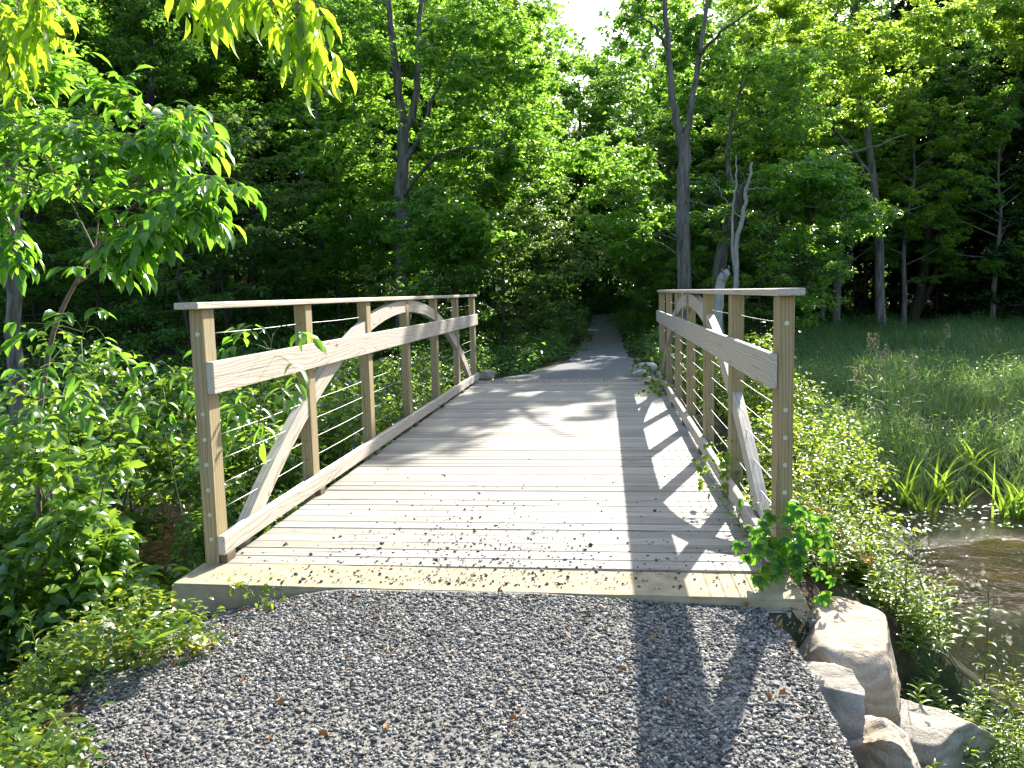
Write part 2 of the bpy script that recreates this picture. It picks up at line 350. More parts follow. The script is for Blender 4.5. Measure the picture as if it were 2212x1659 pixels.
class MB:
    """collects tubes and boxes into one mesh"""
    def __init__(s): s.V = []; s.F = []; s.G = []; s.smooth = False
    def tube(s, P, rad, n=6, cap=True):
        P = np.asarray(P, float); m = len(P); rad = np.broadcast_to(np.asarray(rad, float), (m,))
        T = norm(np.gradient(P, axis=0)); ref = np.array([0, 0, 1.0]) if abs(T[0][2]) < .9 else np.array([1.0, 0, 0])
        A = norm(np.cross(T, ref)); B = np.cross(T, A)
        th = np.arange(n)*2*math.pi/n; b = len(s.V)
        ring = P[:, None] + rad[:, None, None]*(np.cos(th)[None, :, None]*A[:, None] + np.sin(th)[None, :, None]*B[:, None])
        s.V += list(map(tuple, ring.reshape(-1, 3)))
        for i in range(m-1):
            for j in range(n):
                s.F.append((b+i*n+j, b+i*n+(j+1) % n, b+(i+1)*n+(j+1) % n, b+(i+1)*n+j))
        if cap:
            s.F.append(tuple(b+j for j in range(n))[::-1]); s.F.append(tuple(b+(m-1)*n+j for j in range(n)))
        s.smooth = True
    def box(s, lo, hi, axis=0, bev=.003, off=None, jit=0.0):
        """a board with eased edges; axis = grain direction; stores grain coordinates"""
        lo = np.array(lo, float); hi = np.array(hi, float)
        bm = bmesh.new(); bmesh.ops.create_cube(bm, size=1.0)
        for v in bm.verts:
            co = np.array(v.co) + .5; v.co = Vector(lo + co*(hi-lo))
        if bev: bmesh.ops.bevel(bm, geom=list(bm.edges), offset=bev, segments=1, affect='EDGES')
        s.add_bm(bm, axis, off)
    def add_bm(s, bm, axis=0, off=None, grain=None):
        b = len(s.V); o = rng.rand(3)*np.array([20, .16, .16]) + np.array([0, .02, .03]) if off is None else np.array(off)
        bm.verts.ensure_lookup_table(); cen = sum((np.array(v.co) for v in bm.verts), np.zeros(3))/len(bm.verts)
        for v in bm.verts:
            s.V.append(tuple(v.co)); q = np.array(v.co) if grain is None else grain(v.co)
            r = q - cen if grain is None else q
            g = (r[axis], r[(axis+1) % 3], r[(axis+2) % 3])
            while len(s.G) < len(s.V)-1: s.G.append((0, 0, 0))
            s.G.append(tuple(np.array(g)+o))
        for f in bm.faces: s.F.append(tuple(b+v.index for v in f.verts))
        bm.free()
    def mesh(s, name):
        me = bpy.data.meshes.new(name); me.from_pydata(s.V, [], s.F); me.update()
        if s.G:
            a = me.attributes.new('gr', 'FLOAT_VECTOR', 'POINT'); a.data.foreach_set('vector', np.array(s.G, dtype=np.float32).ravel())
        if s.smooth: me.polygons.foreach_set('use_smooth', np.ones(len(me.polygons), dtype=bool))
        return me
    def build(s, name, mat, parent=None): return link(name, s.mesh(name), mat, parent)

def curve(P, n=12):
    """smooth polyline through the points P"""
    P = np.asarray(P, float)
    if len(P) < 3: return P[0] + (P[-1]-P[0])*np.linspace(0, 1, n)[:, None]
    Q = np.vstack([2*P[0]-P[1], P, 2*P[-1]-P[-2]]); out = []
    k = len(P)-1; ts = np.linspace(0, k-1e-6, n)
    for t in ts:
        i = int(t); u = t-i; p0, p1, p2, p3 = Q[i:i+4]
        out.append(.5*((2*p1)+(-p0+p2)*u+(2*p0-5*p1+4*p2-p3)*u*u+(-p0+3*p1-3*p2+p3)*u**3))
    return np.array(out)

# ------------------------------------------------------------------ terrain
def sst(a, b, x):
    t = np.clip((x-a)/(b-a), 0, 1); return t*t*(3-2*t)
WATER_Z = -1.0
def path_half(y):
    return np.where(y < 0, 1.55, np.interp(y, [9.7, 10.7, 12, 14, 18, 60, 120], [1.62, 1.25, .85, .68, .62, .6, .6]))
def path_cx(y):
    return np.interp(y, [-10, 0, 9.7, 11.5, 13.5, 45, 80], [0.03, 0.03, .1, .4, .58, .62, 1.5])
def Hh(x, y):
    x = np.asarray(x, float); y = np.asarray(y, float)
    wob = .06*np.sin(1.3*x+.7*y)+.05*np.sin(.9*y-1.7*x+1)+.03*np.sin(3.1*x)*np.sin(2.7*y)
    # far side
    low = -.72 + .42*sst(7, 26, y)
    hill = np.maximum(0, -x-3)*.13*sst(9, 22, y) + np.maximum(0, y-34)*.045
    hill = hill*np.where(x < 0, 1, 1) + np.maximum(0, x-14)*.06*sst(20, 40, y)
    zf = low + np.minimum(hill, 16) + wob
    e = np.abs(x-path_cx(y)) - path_half(y)
    rf = -.02 + np.maximum(0, y-34)*.045
    zf = np.where(y > 0, zf + (rf-zf)*(1-sst(.0, 1.9, e)), zf)
    # near side
    zn = np.where(x < 0, -.5, -.8) + wob - .12*np.abs(x)*.3
    rn = -.012 - .045*np.maximum(0, -y-.4) - .15*sst(.6, 1.6, -x)*sst(-1.4, -.3, y) - .045*sst(.2, 1.4, x)*sst(-1.2, -.3, y)
    rn = np.maximum(rn, -.2)
    en = np.where(x > 0, x-1.48-.22*sst(-.48, -.36, y), -x-1.42)
    zn = zn + (rn-zn)*(1-sst(0, np.where(x > 0, .42+1.2*sst(-.25, .25, y), .95), en))
    t = sst(1.5, 9.3, y); z = zn*(1-t) + zf*t
    # stream channel
    ys = np.interp(x, [-30, -6, -3, -1.7, 0, 1.9, 2.9, 6, 30], [1.0, .6, -.05, .2, .3, 1.5, .75, -.7, -2.0])
    yf = np.interp(x, [-30, -6, -3, -1, 1.8, 3.3, 5.5, 9, 30], [5.6, 4.8, 4.4, 5.0, 4.6, 5.0, 5.6, 6.5, 8])
    ch = sst(-.45, .25, y-ys)*(1-sst(-.5, 1.3, y-yf))
    z = z*(1-ch) + (-1.32+.5*wob)*ch
    # under the bridge the far bank climbs to the abutment
    return z
gx = np.concatenate([-np.geomspace(160, 7.2, 34), np.arange(-7, 9.01, .16), np.geomspace(9.3, 160, 34)])
gy = np.concatenate([-np.geomspace(120, 5.2, 18), np.arange(-5, 13.01, .14), np.geomspace(13.2, 190, 56)])
X, Y = np.meshgrid(gx, gy); Z = Hh(X, Y)
nx, ny = len(gx), len(gy); idx = np.arange(nx*ny).reshape(ny, nx)
q = np.stack([idx[:-1, :-1], idx[:-1, 1:], idx[1:, 1:], idx[1:, :-1]], -1).reshape(-1, 4)
g = link('ground', np_mesh('ground', np.stack([X, Y, Z], -1).reshape(-1, 3), q.ravel(), np.arange(len(q))*4, True), MT['ground'])
tag(g, kind='structure')
def hz(x, y): return float(Hh(x, y))

def sheet(name, xs, ys, fn, mat, kind='structure'):
    X, Y = np.meshgrid(xs, ys); P = fn(X, Y); ny, nx = X.shape; idx = np.arange(nx*ny).reshape(ny, nx)
    q = np.stack([idx[:-1, :-1], idx[:-1, 1:], idx[1:, 1:], idx[1:, :-1]], -1).reshape(-1, 4)
    o = link(name, np_mesh(name, P.reshape(-1, 3), q.ravel(), np.arange(len(q))*4, True), mat); tag(o, kind=kind); return o
sheet('stream_water', np.linspace(-60, 60, 60), np.linspace(-8, 14, 24), lambda x, y: np.stack([x, y, np.full_like(x, WATER_Z)], -1), MT['water'])
def near_path(u, y):
    wig = .10*np.sin(3.1*y+2*np.sign(u))+.05*np.sin(9*y)
    x = .03 + u*(np.where(u > 0, 1.62, 1.52) + np.where(np.abs(u) > .9, wig, 0))
    return np.stack([x, y, Hh(x, y)+.012-.02*np.abs(u)**8], -1)
sheet('gravel_path', np.linspace(-1, 1, 41), np.linspace(-14, -.37, 140), near_path, MT['fine_gravel'])
def far_path(u, y):
    x = path_cx(y) + u*path_half(y)*(1+.06*np.sin(2.3*y+u)+.05*np.sin(5*y))
    return np.stack([x, y, Hh(x, y)+.015], -1)
sheet('trail', np.linspace(-1, 1, 15), np.concatenate([np.linspace(9.86, 20, 70), np.linspace(20.3, 90, 90)]), far_path, MT['trail'])

# ------------------------------------------------------------------ footbridge
XL, XR, PW, PD, HT, S = -1.552, 1.609, .0874, .1364, 1.487, 1.586
LEN = 6*S+PD
bridge = empty('wooden_footbridge', (0, 0, 0), 0, 'wooden footbridge with plank deck, arched cable railings and pale cap rails over the stream', 'footbridge')
mb = MB(); y = .006; k = 0
while y < LEN-.05:
    wd = .140; gap = rng.choice([.005, .008, .011, .016], p=[.35, .3, .25, .1]); dz = rng.normal()*.0012
    mb.box((XL+.008+rng.normal()*.004, y, -.038+dz), (XR-.008+rng.normal()*.004, y+wd, dz), 0, .003)
    y += wd+gap; k += 1
mb.build('deck', MT['deck'], bridge)
for x0 in (XL+.05, -.02, XR-.19):
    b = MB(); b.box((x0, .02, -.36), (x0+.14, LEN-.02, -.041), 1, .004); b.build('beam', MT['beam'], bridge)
CZ = [1.343, .884, .735, .587, .438, .291, .144]
for side, xi, so_ in ((-1, XL, -1), (1, XR, 1)):
    x0, x1 = (xi-PW, xi) if side < 0 else (xi, xi+PW); xc = (x0+x1)/2
    for k in range(7):
        b = MB(); b.box((x0+rng.normal()*.002, k*S, -.33), (x1+rng.normal()*.002, k*S+PD, HT-.0015), 2, .004)
        p = b.build('post', MT['post'], bridge)
        if k == 0:
            for z in CZ:
                bm = bmesh.new()
                bmesh.ops.create_cone(bm, cap_ends=True, segments=20, radius1=.0135, radius2=.011, depth=.006, matrix=Matrix.Translation((xc+.003, -.003, z)) @ Matrix.Rotation(R(90), 4, 'X'))
                bmesh.ops.create_cone(bm, cap_ends=True, segments=6, radius1=.0055, radius2=.005, depth=.006, matrix=Matrix.Translation((xc+.003, -.008, z)) @ Matrix.Rotation(R(90), 4, 'X'))
                me = bpy.data.meshes.new('cable_fitting'); bm.to_mesh(me); bm.free(); link('cable_fitting', me, MT['washer'], p)
    ym = 3*S+PD/2
    for a, c in ((-.11, ym-.002), (ym+.002, LEN+.11)):
        b = MB(); b.box((xc-.07, a, HT), (xc+.07, c, HT+.038), 1, .005); b.build('cap_rail', MT['cap'], bridge)
    m0, m1 = (xi, xi+.045) if side < 0 else (xi-.045, xi)
    for a, c in ((-.012, ym-.002), (ym+.002, LEN+.012)):
        b = MB(); b.box((m0, a, 1.0), (m1, c, 1.185), 1, .005); b.build('mid_rail', MT['cap'], bridge)
        b = MB(); b.box((m0, a, .052), (m1, c, .165), 1, .005); kb = b.build('kerb_rail', MT['cap'], bridge)
        for yy in np.arange(a+.012, c-.1, S):
            b2 = MB(); b2.box((m0, yy+.01, .001), (m1, yy+.12, .051), 1, .003); b2.build('spacer_block', MT['beam'], kb)
    # arch: two halves, circular, set between the posts
    yA, yB, rise = .36, LEN-.36, 1.395; half = (yB-yA)/2; Rr = (half**2+rise**2)/(2*rise); yc = (yA+yB)/2
    th = math.asin(half/Rr)
    for s0, s1 in ((-1, -.006), (.006, 1)):
        bm = bmesh.new(); vs = []
        ang = np.linspace(s0*th, s1*th, 22); wA = .066
        for a_ in ang:
            ro, ri = Rr+.065, Rr-.07
            vs.append([bm.verts.new((xc+dx*wA/2, yc+rr*math.sin(a_), rr*math.cos(a_)-(Rr-rise)+.02)) for rr, dx in ((ro, -1), (ro, 1), (ri, 1), (ri, -1))])
        for i in range(len(vs)-1):
            for j in range(4): bm.faces.new((vs[i][j], vs[i+1][j], vs[i+1][(j+1) % 4], vs[i][(j+1) % 4]))
        bm.faces.new(vs[0][::-1]); bm.faces.new(vs[-1])
        bm.normal_update(); bm.verts.index_update()
        bmesh.ops.recalc_face_normals(bm, faces=list(bm.faces))
        mb = MB(); mb.add_bm(bm, 0, None, lambda co: np.array([math.atan2(co[1]-yc, co[2]+Rr-rise)*Rr, co[0]-xc, math.hypot(co[1]-yc, co[2]+Rr-rise)-Rr]))
        mb.build('arch_brace', MT['cap'], bridge)
    for z in CZ:
        b = MB(); ysg = np.linspace(.06, LEN-.06, 25); b.tube(np.stack([np.full(25, xc+.003), ysg, np.full(25, z)-.006*np.abs(np.sin((ysg-.06)/S*math.pi))], 1), .0026, 6); b.build('cable', MT['cable'], bridge)
    if side > 0:
        b = MB(); b.box((xi-.052, ym-.028, 1.03), (xi-.046, ym+.028, HT-.002), 2, .001); b.build('splice_strap', MT['strap'], bridge)

def slab(name, label, lo, hi, skew=0, bev=.012):
    bm = bmesh.new(); bmesh.ops.create_cube(bm, size=1.0)
    for v in bm.verts:
        c = np.array(v.co)+.5; p = np.array(lo)+c*(np.array(hi)-np.array(lo)); p[1] += skew*(p[0]) ; v.co = Vector(p)
    bmesh.ops.bevel(bm, geom=list(bm.edges), offset=bev, segments=2, affect='EDGES')
    bmesh.ops.subdivide_edges(bm, edges=[e for e in bm.edges if e.calc_length() > .5], cuts=24, use_grid_fill=True)
    for v in bm.verts: v.co += Vector(mnoise.noise_vector(v.co*7))*.004
    me = bpy.data.meshes.new(name); bm.to_mesh(me); bm.free()
    return tag(link(name, me, MT['concrete']), label, 'abutment')
slab('concrete_abutment', 'tan concrete abutment slab between gravel path and near end of deck', (-1.665, -.375, -1.6), (1.69, -.006, -.001), -.018)
slab('concrete_abutment', 'concrete abutment slab at the far end of the deck, by the shaded trail', (-1.75, LEN+.006, -1.6), (1.75, LEN+.30, -.004))

# ------------------------------------------------------------------ rocks
def rock(label, c, dims, rz=0, seed=0, mat='rock_tan', planes=11, sub=5, amp=.13, tilt=(0, 0), name='boulder', cat='rock', group=None):
    rs = np.random.RandomState(seed); bm = bmesh.new(); bmesh.ops.create_icosphere(bm, subdivisions=sub, radius=1.0)
    pl = [(norm(rs.normal(size=3)), .52+.26*rs.rand()) for _ in range(planes)] + [(np.array([.1, -.1, 1.0])/1.01, .72)]
    for v in bm.verts:
        p = np.array(v.co)
        for n_, d_ in pl:
            e = p@n_-d_
            if e > 0: p = p-n_*e*.96
        p += np.array(mnoise.noise_vector(Vector(p*1.3+seed*3.1)))*amp*.6 + np.array(mnoise.noise_vector(Vector(p*4+seed)))*amp*.16 + np.array(mnoise.noise_vector(Vector(p*11+seed)))*amp*.10 + np.array(mnoise.noise_vector(Vector(p*27+seed)))*amp*.05
        v.co = Vector(p*np.array(dims))
    bmesh.ops.rotate(bm, verts=bm.verts, cent=(0, 0, 0), matrix=Matrix.Rotation(tilt[0], 3, 'X') @ Matrix.Rotation(tilt[1], 3, 'Y'))
    me = bpy.data.meshes.new(name); bm.to_mesh(me); bm.free()
    me.polygons.foreach_set('use_smooth', np.ones(len(me.polygons), dtype=bool))
    o = link(name, me, MT[mat]); o.location = [float(v) for v in c]; o.rotation_euler = (0, 0, rz)
    return tag(o, label, cat, group)
rock('largest tan boulder with a broad flat top beside the end of the gravel path', at(1800, 1440, 4.06), (.46, .42, .34), .5, 3, amp=.15, planes=5)
rock('round-sided grey tan rock on the gravel edge, in front of the largest boulder', at(1768, 1530, 3.5), (.27, .23, .19), .2, 8, 'rock_grey', tilt=(0, -.1))
rock('pale angular rock lying nearest the camera at the gravel edge', at(1905, 1630, 3.3), (.18, .28, .2), .5, 12, amp=.2)
rock('flat grey rock slab lower down the bank below the largest boulder', at(1985, 1590, 3.8), (.34, .28, .2), -.2, 21, 'rock_grey')
rock('small dark rock tucked under the concrete slab by the rail post', at(1672, 1330, 4.0), (.11, .08, .05), .3, 5, 'rock_grey')
rock('grey rock behind the vine at the foot of the near rail post', at(1768, 1236, 5.05), (.12, .22, .14), .1, 17, 'rock_grey')
rock('white sunlit slab at the gravel edge above the dark stream', at(272, 1392, 4.0), (.46, .22, .15), .62, 31, 'rock_pale', planes=5)
rock('grey stone where the kerb rail ends beside the far bushes', at(1050, 810, 14.35), (.2, .16, .13), .3, 41, 'rock_grey')
rock('pale rock on the far path edge beside the green vine', at(1388, 794, 14.9), (.26, .2, .13), .1, 44, 'rock_pale')
rock('lower of two pale rocks under the vine at the far path edge', at(1388, 806, 14.2), (.18, .13, .08), .4, 47, 'rock_pale')
rock('dark wet rock at the waterline below the flat grey slab', at(2040, 1645, 4.4), (.3, .3, .22), .8, 51, 'rock_grey')
rock('dark rock on the bank under the vine covered rail', at(1800, 1262, 5.3), (.18, .2, .16), .8, 53, 'rock_grey')

# ------------------------------------------------------------------ gravel
def ico():
    bm = bmesh.new(); bmesh.ops.create_icosphere(bm, subdivisions=1, radius=1.0); V = np.array([v.co[:] for v in bm.verts]); Fc = [[v.index for v in f.verts] for f in bm.faces]; bm.free(); return V, np.array(Fc)
IV, IF = ico()
def stones(name, P, size, mat, label=None, rs=rng, flat=.55):
    n = len(P); jit = 1.05+.46*rs.normal(size=(n, 12)).clip(-1.4, 1.2)
    V = IV[None]*jit[:, :, None]*np.stack([1+.3*rs.rand(n), .7+.3*rs.rand(n), flat*(.7+.5*rs.rand(n))], 1)[:, None, :]
    a = rs.rand(n)*6.283; ca, sa = np.cos(a), np.sin(a); tl = rs.normal(size=n)*.45; ct, st_ = np.cos(tl), np.sin(tl)
    x, y_, z = V[..., 0], V[..., 1], V[..., 2]
    y2, z2 = y_*ct[:, None]-z*st_[:, None], y_*st_[:, None]+z*ct[:, None]
    x3, y3 = x*ca[:, None]-y2*sa[:, None], x*sa[:, None]+y2*ca[:, None]
    V = np.stack([x3, y3, z2], -1)*(size[:, None, None]*.5) + P[:, None, :]
    off = np.arange(n)[:, None]*12; fl = (IF.ravel()[None, :]+off).ravel()
    o = link(name, np_mesh(name, V.reshape(-1, 3), fl, np.arange(n*20)*3), mat); tag(o, kind='stuff', label=label); return o
n = 84000
u = rng.rand(n)*2-1; yy = -.40-rng.rand(n)**1.15*2.3
P = near_path(u*np.where(u > 0, 1.13, 1.03), yy); P[:, 2] = np.where(np.abs(P[:, 0]) < 1.5, P[:, 2]+.002, Hh(P[:, 0], P[:, 1])+.01); dens = np.array([mnoise.noise(Vector((p[0]*1.6, p[1]*1.2, 3.3))) for p in P])
keep = (dens > -.12) | (rng.rand(n) < .62); P = P[keep]
sz = np.exp(rng.normal(size=len(P))*.38)*.0100; sz = np.clip(sz, .004, .026); P[:, 2] += sz*.08
stones('gravel', P, sz, MT['gravel'], 'loose grey crushed stone covering the near path')
n = 1500
yy = rng.exponential(.55, n)-.3; xx = np.where(rng.rand(n) < .75, rng.normal(size=n)*.55-.05, rng.rand(n)*3-1.5)
k = (yy < 7) & (np.abs(xx) < 1.5) & ~((yy < 0) & (rng.rand(n) < .2)); xx, yy = xx[k], yy[k]
sz = np.clip(np.exp(rng.normal(size=len(xx))*.45)*.0085, .003, .022)
stones('stone_chips', np.stack([xx, yy, sz*.22+.001], 1), sz, MT['chips'], 'dark stone chips kicked onto the deck and slab')
n = 700; xx = rng.rand(n)*2.9-1.4; yy = 9.75-rng.exponential(.18, n)
stones('stone_chips', np.stack([xx, yy, np.full(n, .004)], 1), np.clip(rng.rand(n)*.014, .005, .02), MT['chips'], 'dark stone chips at the far end of the deck')
# dead leaves on the gravel
lv = Leaves(); lv.add((0, 0, 0), (1, 0, .1), (0, .3, 1), .042, .017)
dl = None
for i in range(60):
    x_ = rng.rand()*2.9-1.35; y_ = -.35-rng.rand()**1.2*1.6
    if i < 5: y_ = -.05-.3*rng.rand(); x_ = -1+.8*rng.rand()
    z_ = .005 if y_ > -.37 else hz(x_, y_)+.022
    if dl is None:
        me = lv.mesh('dead_leaf', T_OVATE, smooth=True); 
        for v in me.vertices: v.co.z += 2.2*abs(v.co.y)*(.6+.4*math.sin(v.co.x*90))
        dl = o = link('dead_leaf', me, MT['dead_leaf']); tag(o, 'small curled orange brown dead leaf lying on the gravel path', 'dead leaf', 'dead leaves scattered on the gravel')
    else: o = dl.copy(); COL.objects.link(o)
    o.location = (x_, y_, z_); o.rotation_euler = (rng.normal()*.5, rng.normal()*.4, rng.rand()*6.28); s_ = .5+.7*rng.rand(); o.scale = (s_, s_*(.5+.5*rng.rand()), s_)

# ------------------------------------------------------------------ trees
def proj(P):
    P = np.atleast_2d(P) - CAM; z = P@_fw
    return np.stack([1106+F_PX*(P@CR)/z, 829.5-F_PX*(P@CU)/z, z], 1)
def inpoly(x, y, poly):
    x = np.asarray(x); y = np.asarray(y); c = np.zeros(x.shape, bool); n = len(poly)
    for i in range(n):
        (x1, y1), (x2, y2) = poly[i], poly[(i+1) % n]
        c ^= ((y1 > y) != (y2 > y)) & (x < (x2-x1)*(y-y1)/(y2-y1+1e-12)+x1)
    return c
GAP = [(1165, -400), (1335, -400), (1335, 80), (1300, 118), (1258, 100), (1218, 50), (1190, 5)]   # open sky above the trail
def in_gap(P):
    q = proj(P); return inpoly(q[:, 0], q[:, 1], GAP) & (q[:, 2] > 0)

def bough(Lv, c, Rm, n, L, W=None, rs=rng, flat=.55, up=.7, droop=.3):
    """a leafy bough: several flat sprays of leaves round c"""
    k = max(2, int(n/26)); d = rvec(k, rs)*(rs.rand(k)**.4)[:, None]*Rm*np.array([1, 1, flat])
    for q in d:
        sr = (.16+.2*rs.rand())*min(1.0, Rm/.7)+.06
        clump(Lv, c+q, np.array([sr, sr, sr*.55]), max(3, int(n/k)), L, (W or L*.62), 1.0, up, droop, rs, .15)

def proto(seed, kind, name, leaf, bark, H, r0, first, nl, Lmax, el0, el1, nleaf, leafL, R0=.75, flat=.5, lean=.3):
    """one tree at the origin: root > trunk, crown"""
    rs = np.random.RandomState(seed)
    root = empty(name); mb = MB(); Lv = Leaves()
    tp = [np.array([0, 0, -.3])]
    for i in range(1, 7):
        tp.append(np.array([lean*(i/6)*math.sin(seed)+rs.normal()*.10*i/3, lean*(i/6)*math.cos(seed*2)+rs.normal()*.10*i/3, H*i/6*.97]))
    T = curve(tp, 22); tr = r0*(1-.88*np.linspace(0, 1, 22)**.9); tr[0] *= 1.35; mb.tube(T, tr, 8)
    for i in range(nl):
        f = first+(1-first)*((i+.5*rs.rand())/nl); b = np.array([np.interp(f, np.linspace(0, 1, 22), T[:, j]) for j in range(3)])
        az = i*2.4+rs.normal()*.4; prof = (1.15*math.sin(math.pi*min(1, .18+.78*(f-first)/(1-first))) if kind != 'cone' else 1.05-.95*(f-first)/(1-first))
        Ln = Lmax*max(.18, prof)*(.75+.5*rs.rand()); el = R(el0+(el1-el0)*(f-first)/(1-first)+rs.normal()*9)
        d = np.array([math.cos(az)*math.cos(el), math.sin(az)*math.cos(el), math.sin(el)])
        bend = np.array([0, 0, (-.10 if kind == 'flat' else .12)*Ln])
        Q = curve([b, b+d*Ln*.5+bend*.3+rs.normal(size=3)*.06*Ln, b+d*Ln+bend+rs.normal(size=3)*.08*Ln], 7)
        mb.tube(Q, np.linspace(r0*.34*(1-.75*f)+.012, .008, 7), 5, False)
        m = max(2, int(round(Ln/.62)))
        for j in range(m):
            t = .3+.7*(j+.7)/m; c = np.array([np.interp(t, np.linspace(0, 1, 7), Q[:, a]) for a in range(3)])
            side = np.cross(d, [0, 0, 1]); off = side*rs.normal()*Ln*.17+rs.normal(size=3)*.12
            cc = c+off; mb.tube([c, (c+cc)/2+[0, 0, .05], cc], [.012, .009, .005], 4, False)
            bough(Lv, cc, R0*(.65+.5*rs.rand()), int(nleaf*(.6+.8*rs.rand())), leafL, rs=rs, flat=flat)
    mb.build('trunk', MT[bark], root); Lv.build('crown', MT[leaf], root); return root

PROTO = {
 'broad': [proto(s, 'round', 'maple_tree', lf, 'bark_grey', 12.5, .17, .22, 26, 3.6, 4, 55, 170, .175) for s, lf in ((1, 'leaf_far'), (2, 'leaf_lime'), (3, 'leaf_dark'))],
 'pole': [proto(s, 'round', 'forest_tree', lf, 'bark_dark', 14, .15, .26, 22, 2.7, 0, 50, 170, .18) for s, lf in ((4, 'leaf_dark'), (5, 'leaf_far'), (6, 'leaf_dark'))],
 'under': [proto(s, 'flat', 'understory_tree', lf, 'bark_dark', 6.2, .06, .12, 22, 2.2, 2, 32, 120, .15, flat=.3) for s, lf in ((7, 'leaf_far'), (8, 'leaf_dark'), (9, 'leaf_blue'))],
 'cone': [proto(s, 'cone', 'cedar_tree', 'needle', 'bark_dark', 11, .17, .06, 60, 2.2, -12, 25, 190, .14, R0=.6, flat=.6) for s in (10,)],
}
for v in PROTO.values():
    for o in v: o.location = (0, -500, 0)
used = set()
def place(kind, i, x, y, s, rz=None, label=None, cat='tree', group=None, sz=None, dz=0):
    src = PROTO[kind][i]; rz = rng.rand()*6.28 if rz is None else rz
    sc_ = (s, s, s*(sz or 1)); loc = (x, y, hz(x, y)+dz)
    if (kind, i) in used: o = copy_thing(src, loc, rz, sc_)
    else: o = src; used.add((kind, i)); o.location = loc; o.rotation_euler = (0, 0, rz); o.scale = sc_
    for k_ in ('label', 'group'):
        if k_ in o: del o[k_]
    return tag(o, label, cat, group)

def px_fill(poly, d0, d1, n, rs):
    xs = [p[0] for p in poly]; ys = [p[1] for p in poly]; out = []
    while len(out) < n:
        x = min(xs)+(max(xs)-min(xs))*rs.rand(); y = min(ys)+(max(ys)-min(ys))*rs.rand()
        if inpoly(x, y, poly): out.append(at(x, y, d0+(d1-d0)*rs.rand()))
    return out
def hero(name, label, stems, fol, leaf, bark, L=.13, seed=0, group=None, twig=.02, per=120, Rm=.7, twigs=True):
    """stems: [(points, r0, r1)]; fol: [(outline, near, far, boughs)]"""
    rs = np.random.RandomState(seed+900)
    base = np.array(stems[0][0][0], float); gz = hz(base[0], base[1]); off = np.array([base[0], base[1], gz])
    root = empty(name, off, 0, label, 'tree', group); mb = MB(); Lv = Leaves(); sp = []
    for k, (P, r0, r1) in enumerate(stems):
        P = [np.array(p, float) for p in P]
        if k == 0: P[0] = P[0]*1; P[0][2] = gz-.3
        Q = curve(P, 18); Q[1:-1] += rs.normal(size=(16, 3))*.02; rad = np.linspace(r0, r1, 18)
        if k == 0: rad[0] *= 1.4; rad[1] *= 1.12
        mb.tube(Q-off, rad, 9); sp.append(Q)
    SP = np.concatenate(sp)
    for poly, d0, d1, n in fol:
        n = int(n*1.5)
        for c in px_fill(poly, d0, d1, n, rs):
            if in_gap(c)[0]: continue
            bough(Lv, c-off, Rm*(.6+.6*rs.rand()), int(1.7*per*(.6+.8*rs.rand())), L*1.12, rs=rs)
            if twigs and rs.rand() < .3:
                dd = np.linalg.norm((SP-c)*np.array([1, 1, 1.0]), axis=1) + 3*np.maximum(0, SP[:, 2]-c[2]+.2); s = SP[np.argmin(dd)]
                ln = np.linalg.norm(c-s)
                if ln < 2.8: mb.tube(curve([s, s*.5+c*.5+[0, 0, .10*ln], c], 6)-off, np.linspace(twig*(.4+.25*ln), .006, 6), 5, False)
    mb.build('trunk', MT[bark], root)
    if Lv.C: Lv.build('crown', MT[leaf], root)
    return root
def A(*p): return [at(*q) for q in p]

hero('maple_tree', 'large grey trunked maple forking high among lime leaves behind the pale railing',
     [(A((868, 690, 24), (870, 560, 24), (868, 420, 24), (872, 330, 24), (868, 270, 24)), .23, .17), (A((868, 270, 24), (858, 170, 24), (845, 60, 24), (830, -120, 24.5)), .15, .06),
      (A((872, 300, 24), (900, 200, 24.2), (905, 60, 24.5), (930, -140, 25)), .13, .05), (A((870, 350, 24), (905, 300, 23.6), (940, 200, 23), (990, 90, 22.5)), .09, .03), (A((868, 430, 24), (930, 350, 23), (1010, 320, 22), (1090, 330, 21)), .07, .02)],
     [([(640, -60), (1150, -120), (1175, 150), (1230, 330), (1190, 420), (1060, 480), (900, 470), (700, 420), (640, 300)], 24.2, 28.5, 135), ([(640, -60), (830, -80), (840, 200), (800, 420), (690, 400), (640, 300)], 22, 24, 22), ([(930, 20), (1150, -60), (1180, 330), (1060, 440), (950, 420)], 21.5, 24, 40),
      ([(900, 440), (1080, 470), (1060, 560), (960, 610), (880, 590)], 20, 23, 26), ([(700, 420), (850, 430), (850, 560), (740, 590)], 23, 26, 20)], 'leaf_far', 'bark_grey', .135, 1, per=125)
hero('maple_tree', 'tall grey tree beside the trail whose trunk splits into two upright stems',
     [(A((1478, 690, 22), (1477, 590, 22), (1476, 450, 22), (1478, 330, 22), (1470, 290, 22)), .20, .15), (A((1472, 300, 22), (1455, 230, 22), (1443, 100, 22), (1425, -120, 22)), .12, .05),
      (A((1478, 320, 22), (1492, 240, 22), (1510, 120, 22), (1545, -100, 22)), .11, .04), (A((1443, 110, 22), (1415, 60, 21.6), (1370, 30, 21)), .05, .015), (A((1510, 120, 22), (1570, 60, 21), (1640, 10, 20)), .05, .015),
      (A((1476, 430, 22), (1520, 440, 21), (1580, 455, 20.3)), .025, .008)],
     [([(1335, -140), (1560, -140), (1600, 120), (1530, 240), (1400, 260), (1340, 200)], 22.3, 25.5, 46), ([(1225, 290), (1400, 310), (1430, 420), (1400, 560), (1310, 570), (1240, 430)], 23, 28, 40)], 'leaf_far', 'bark_grey', .13, 2, per=105)
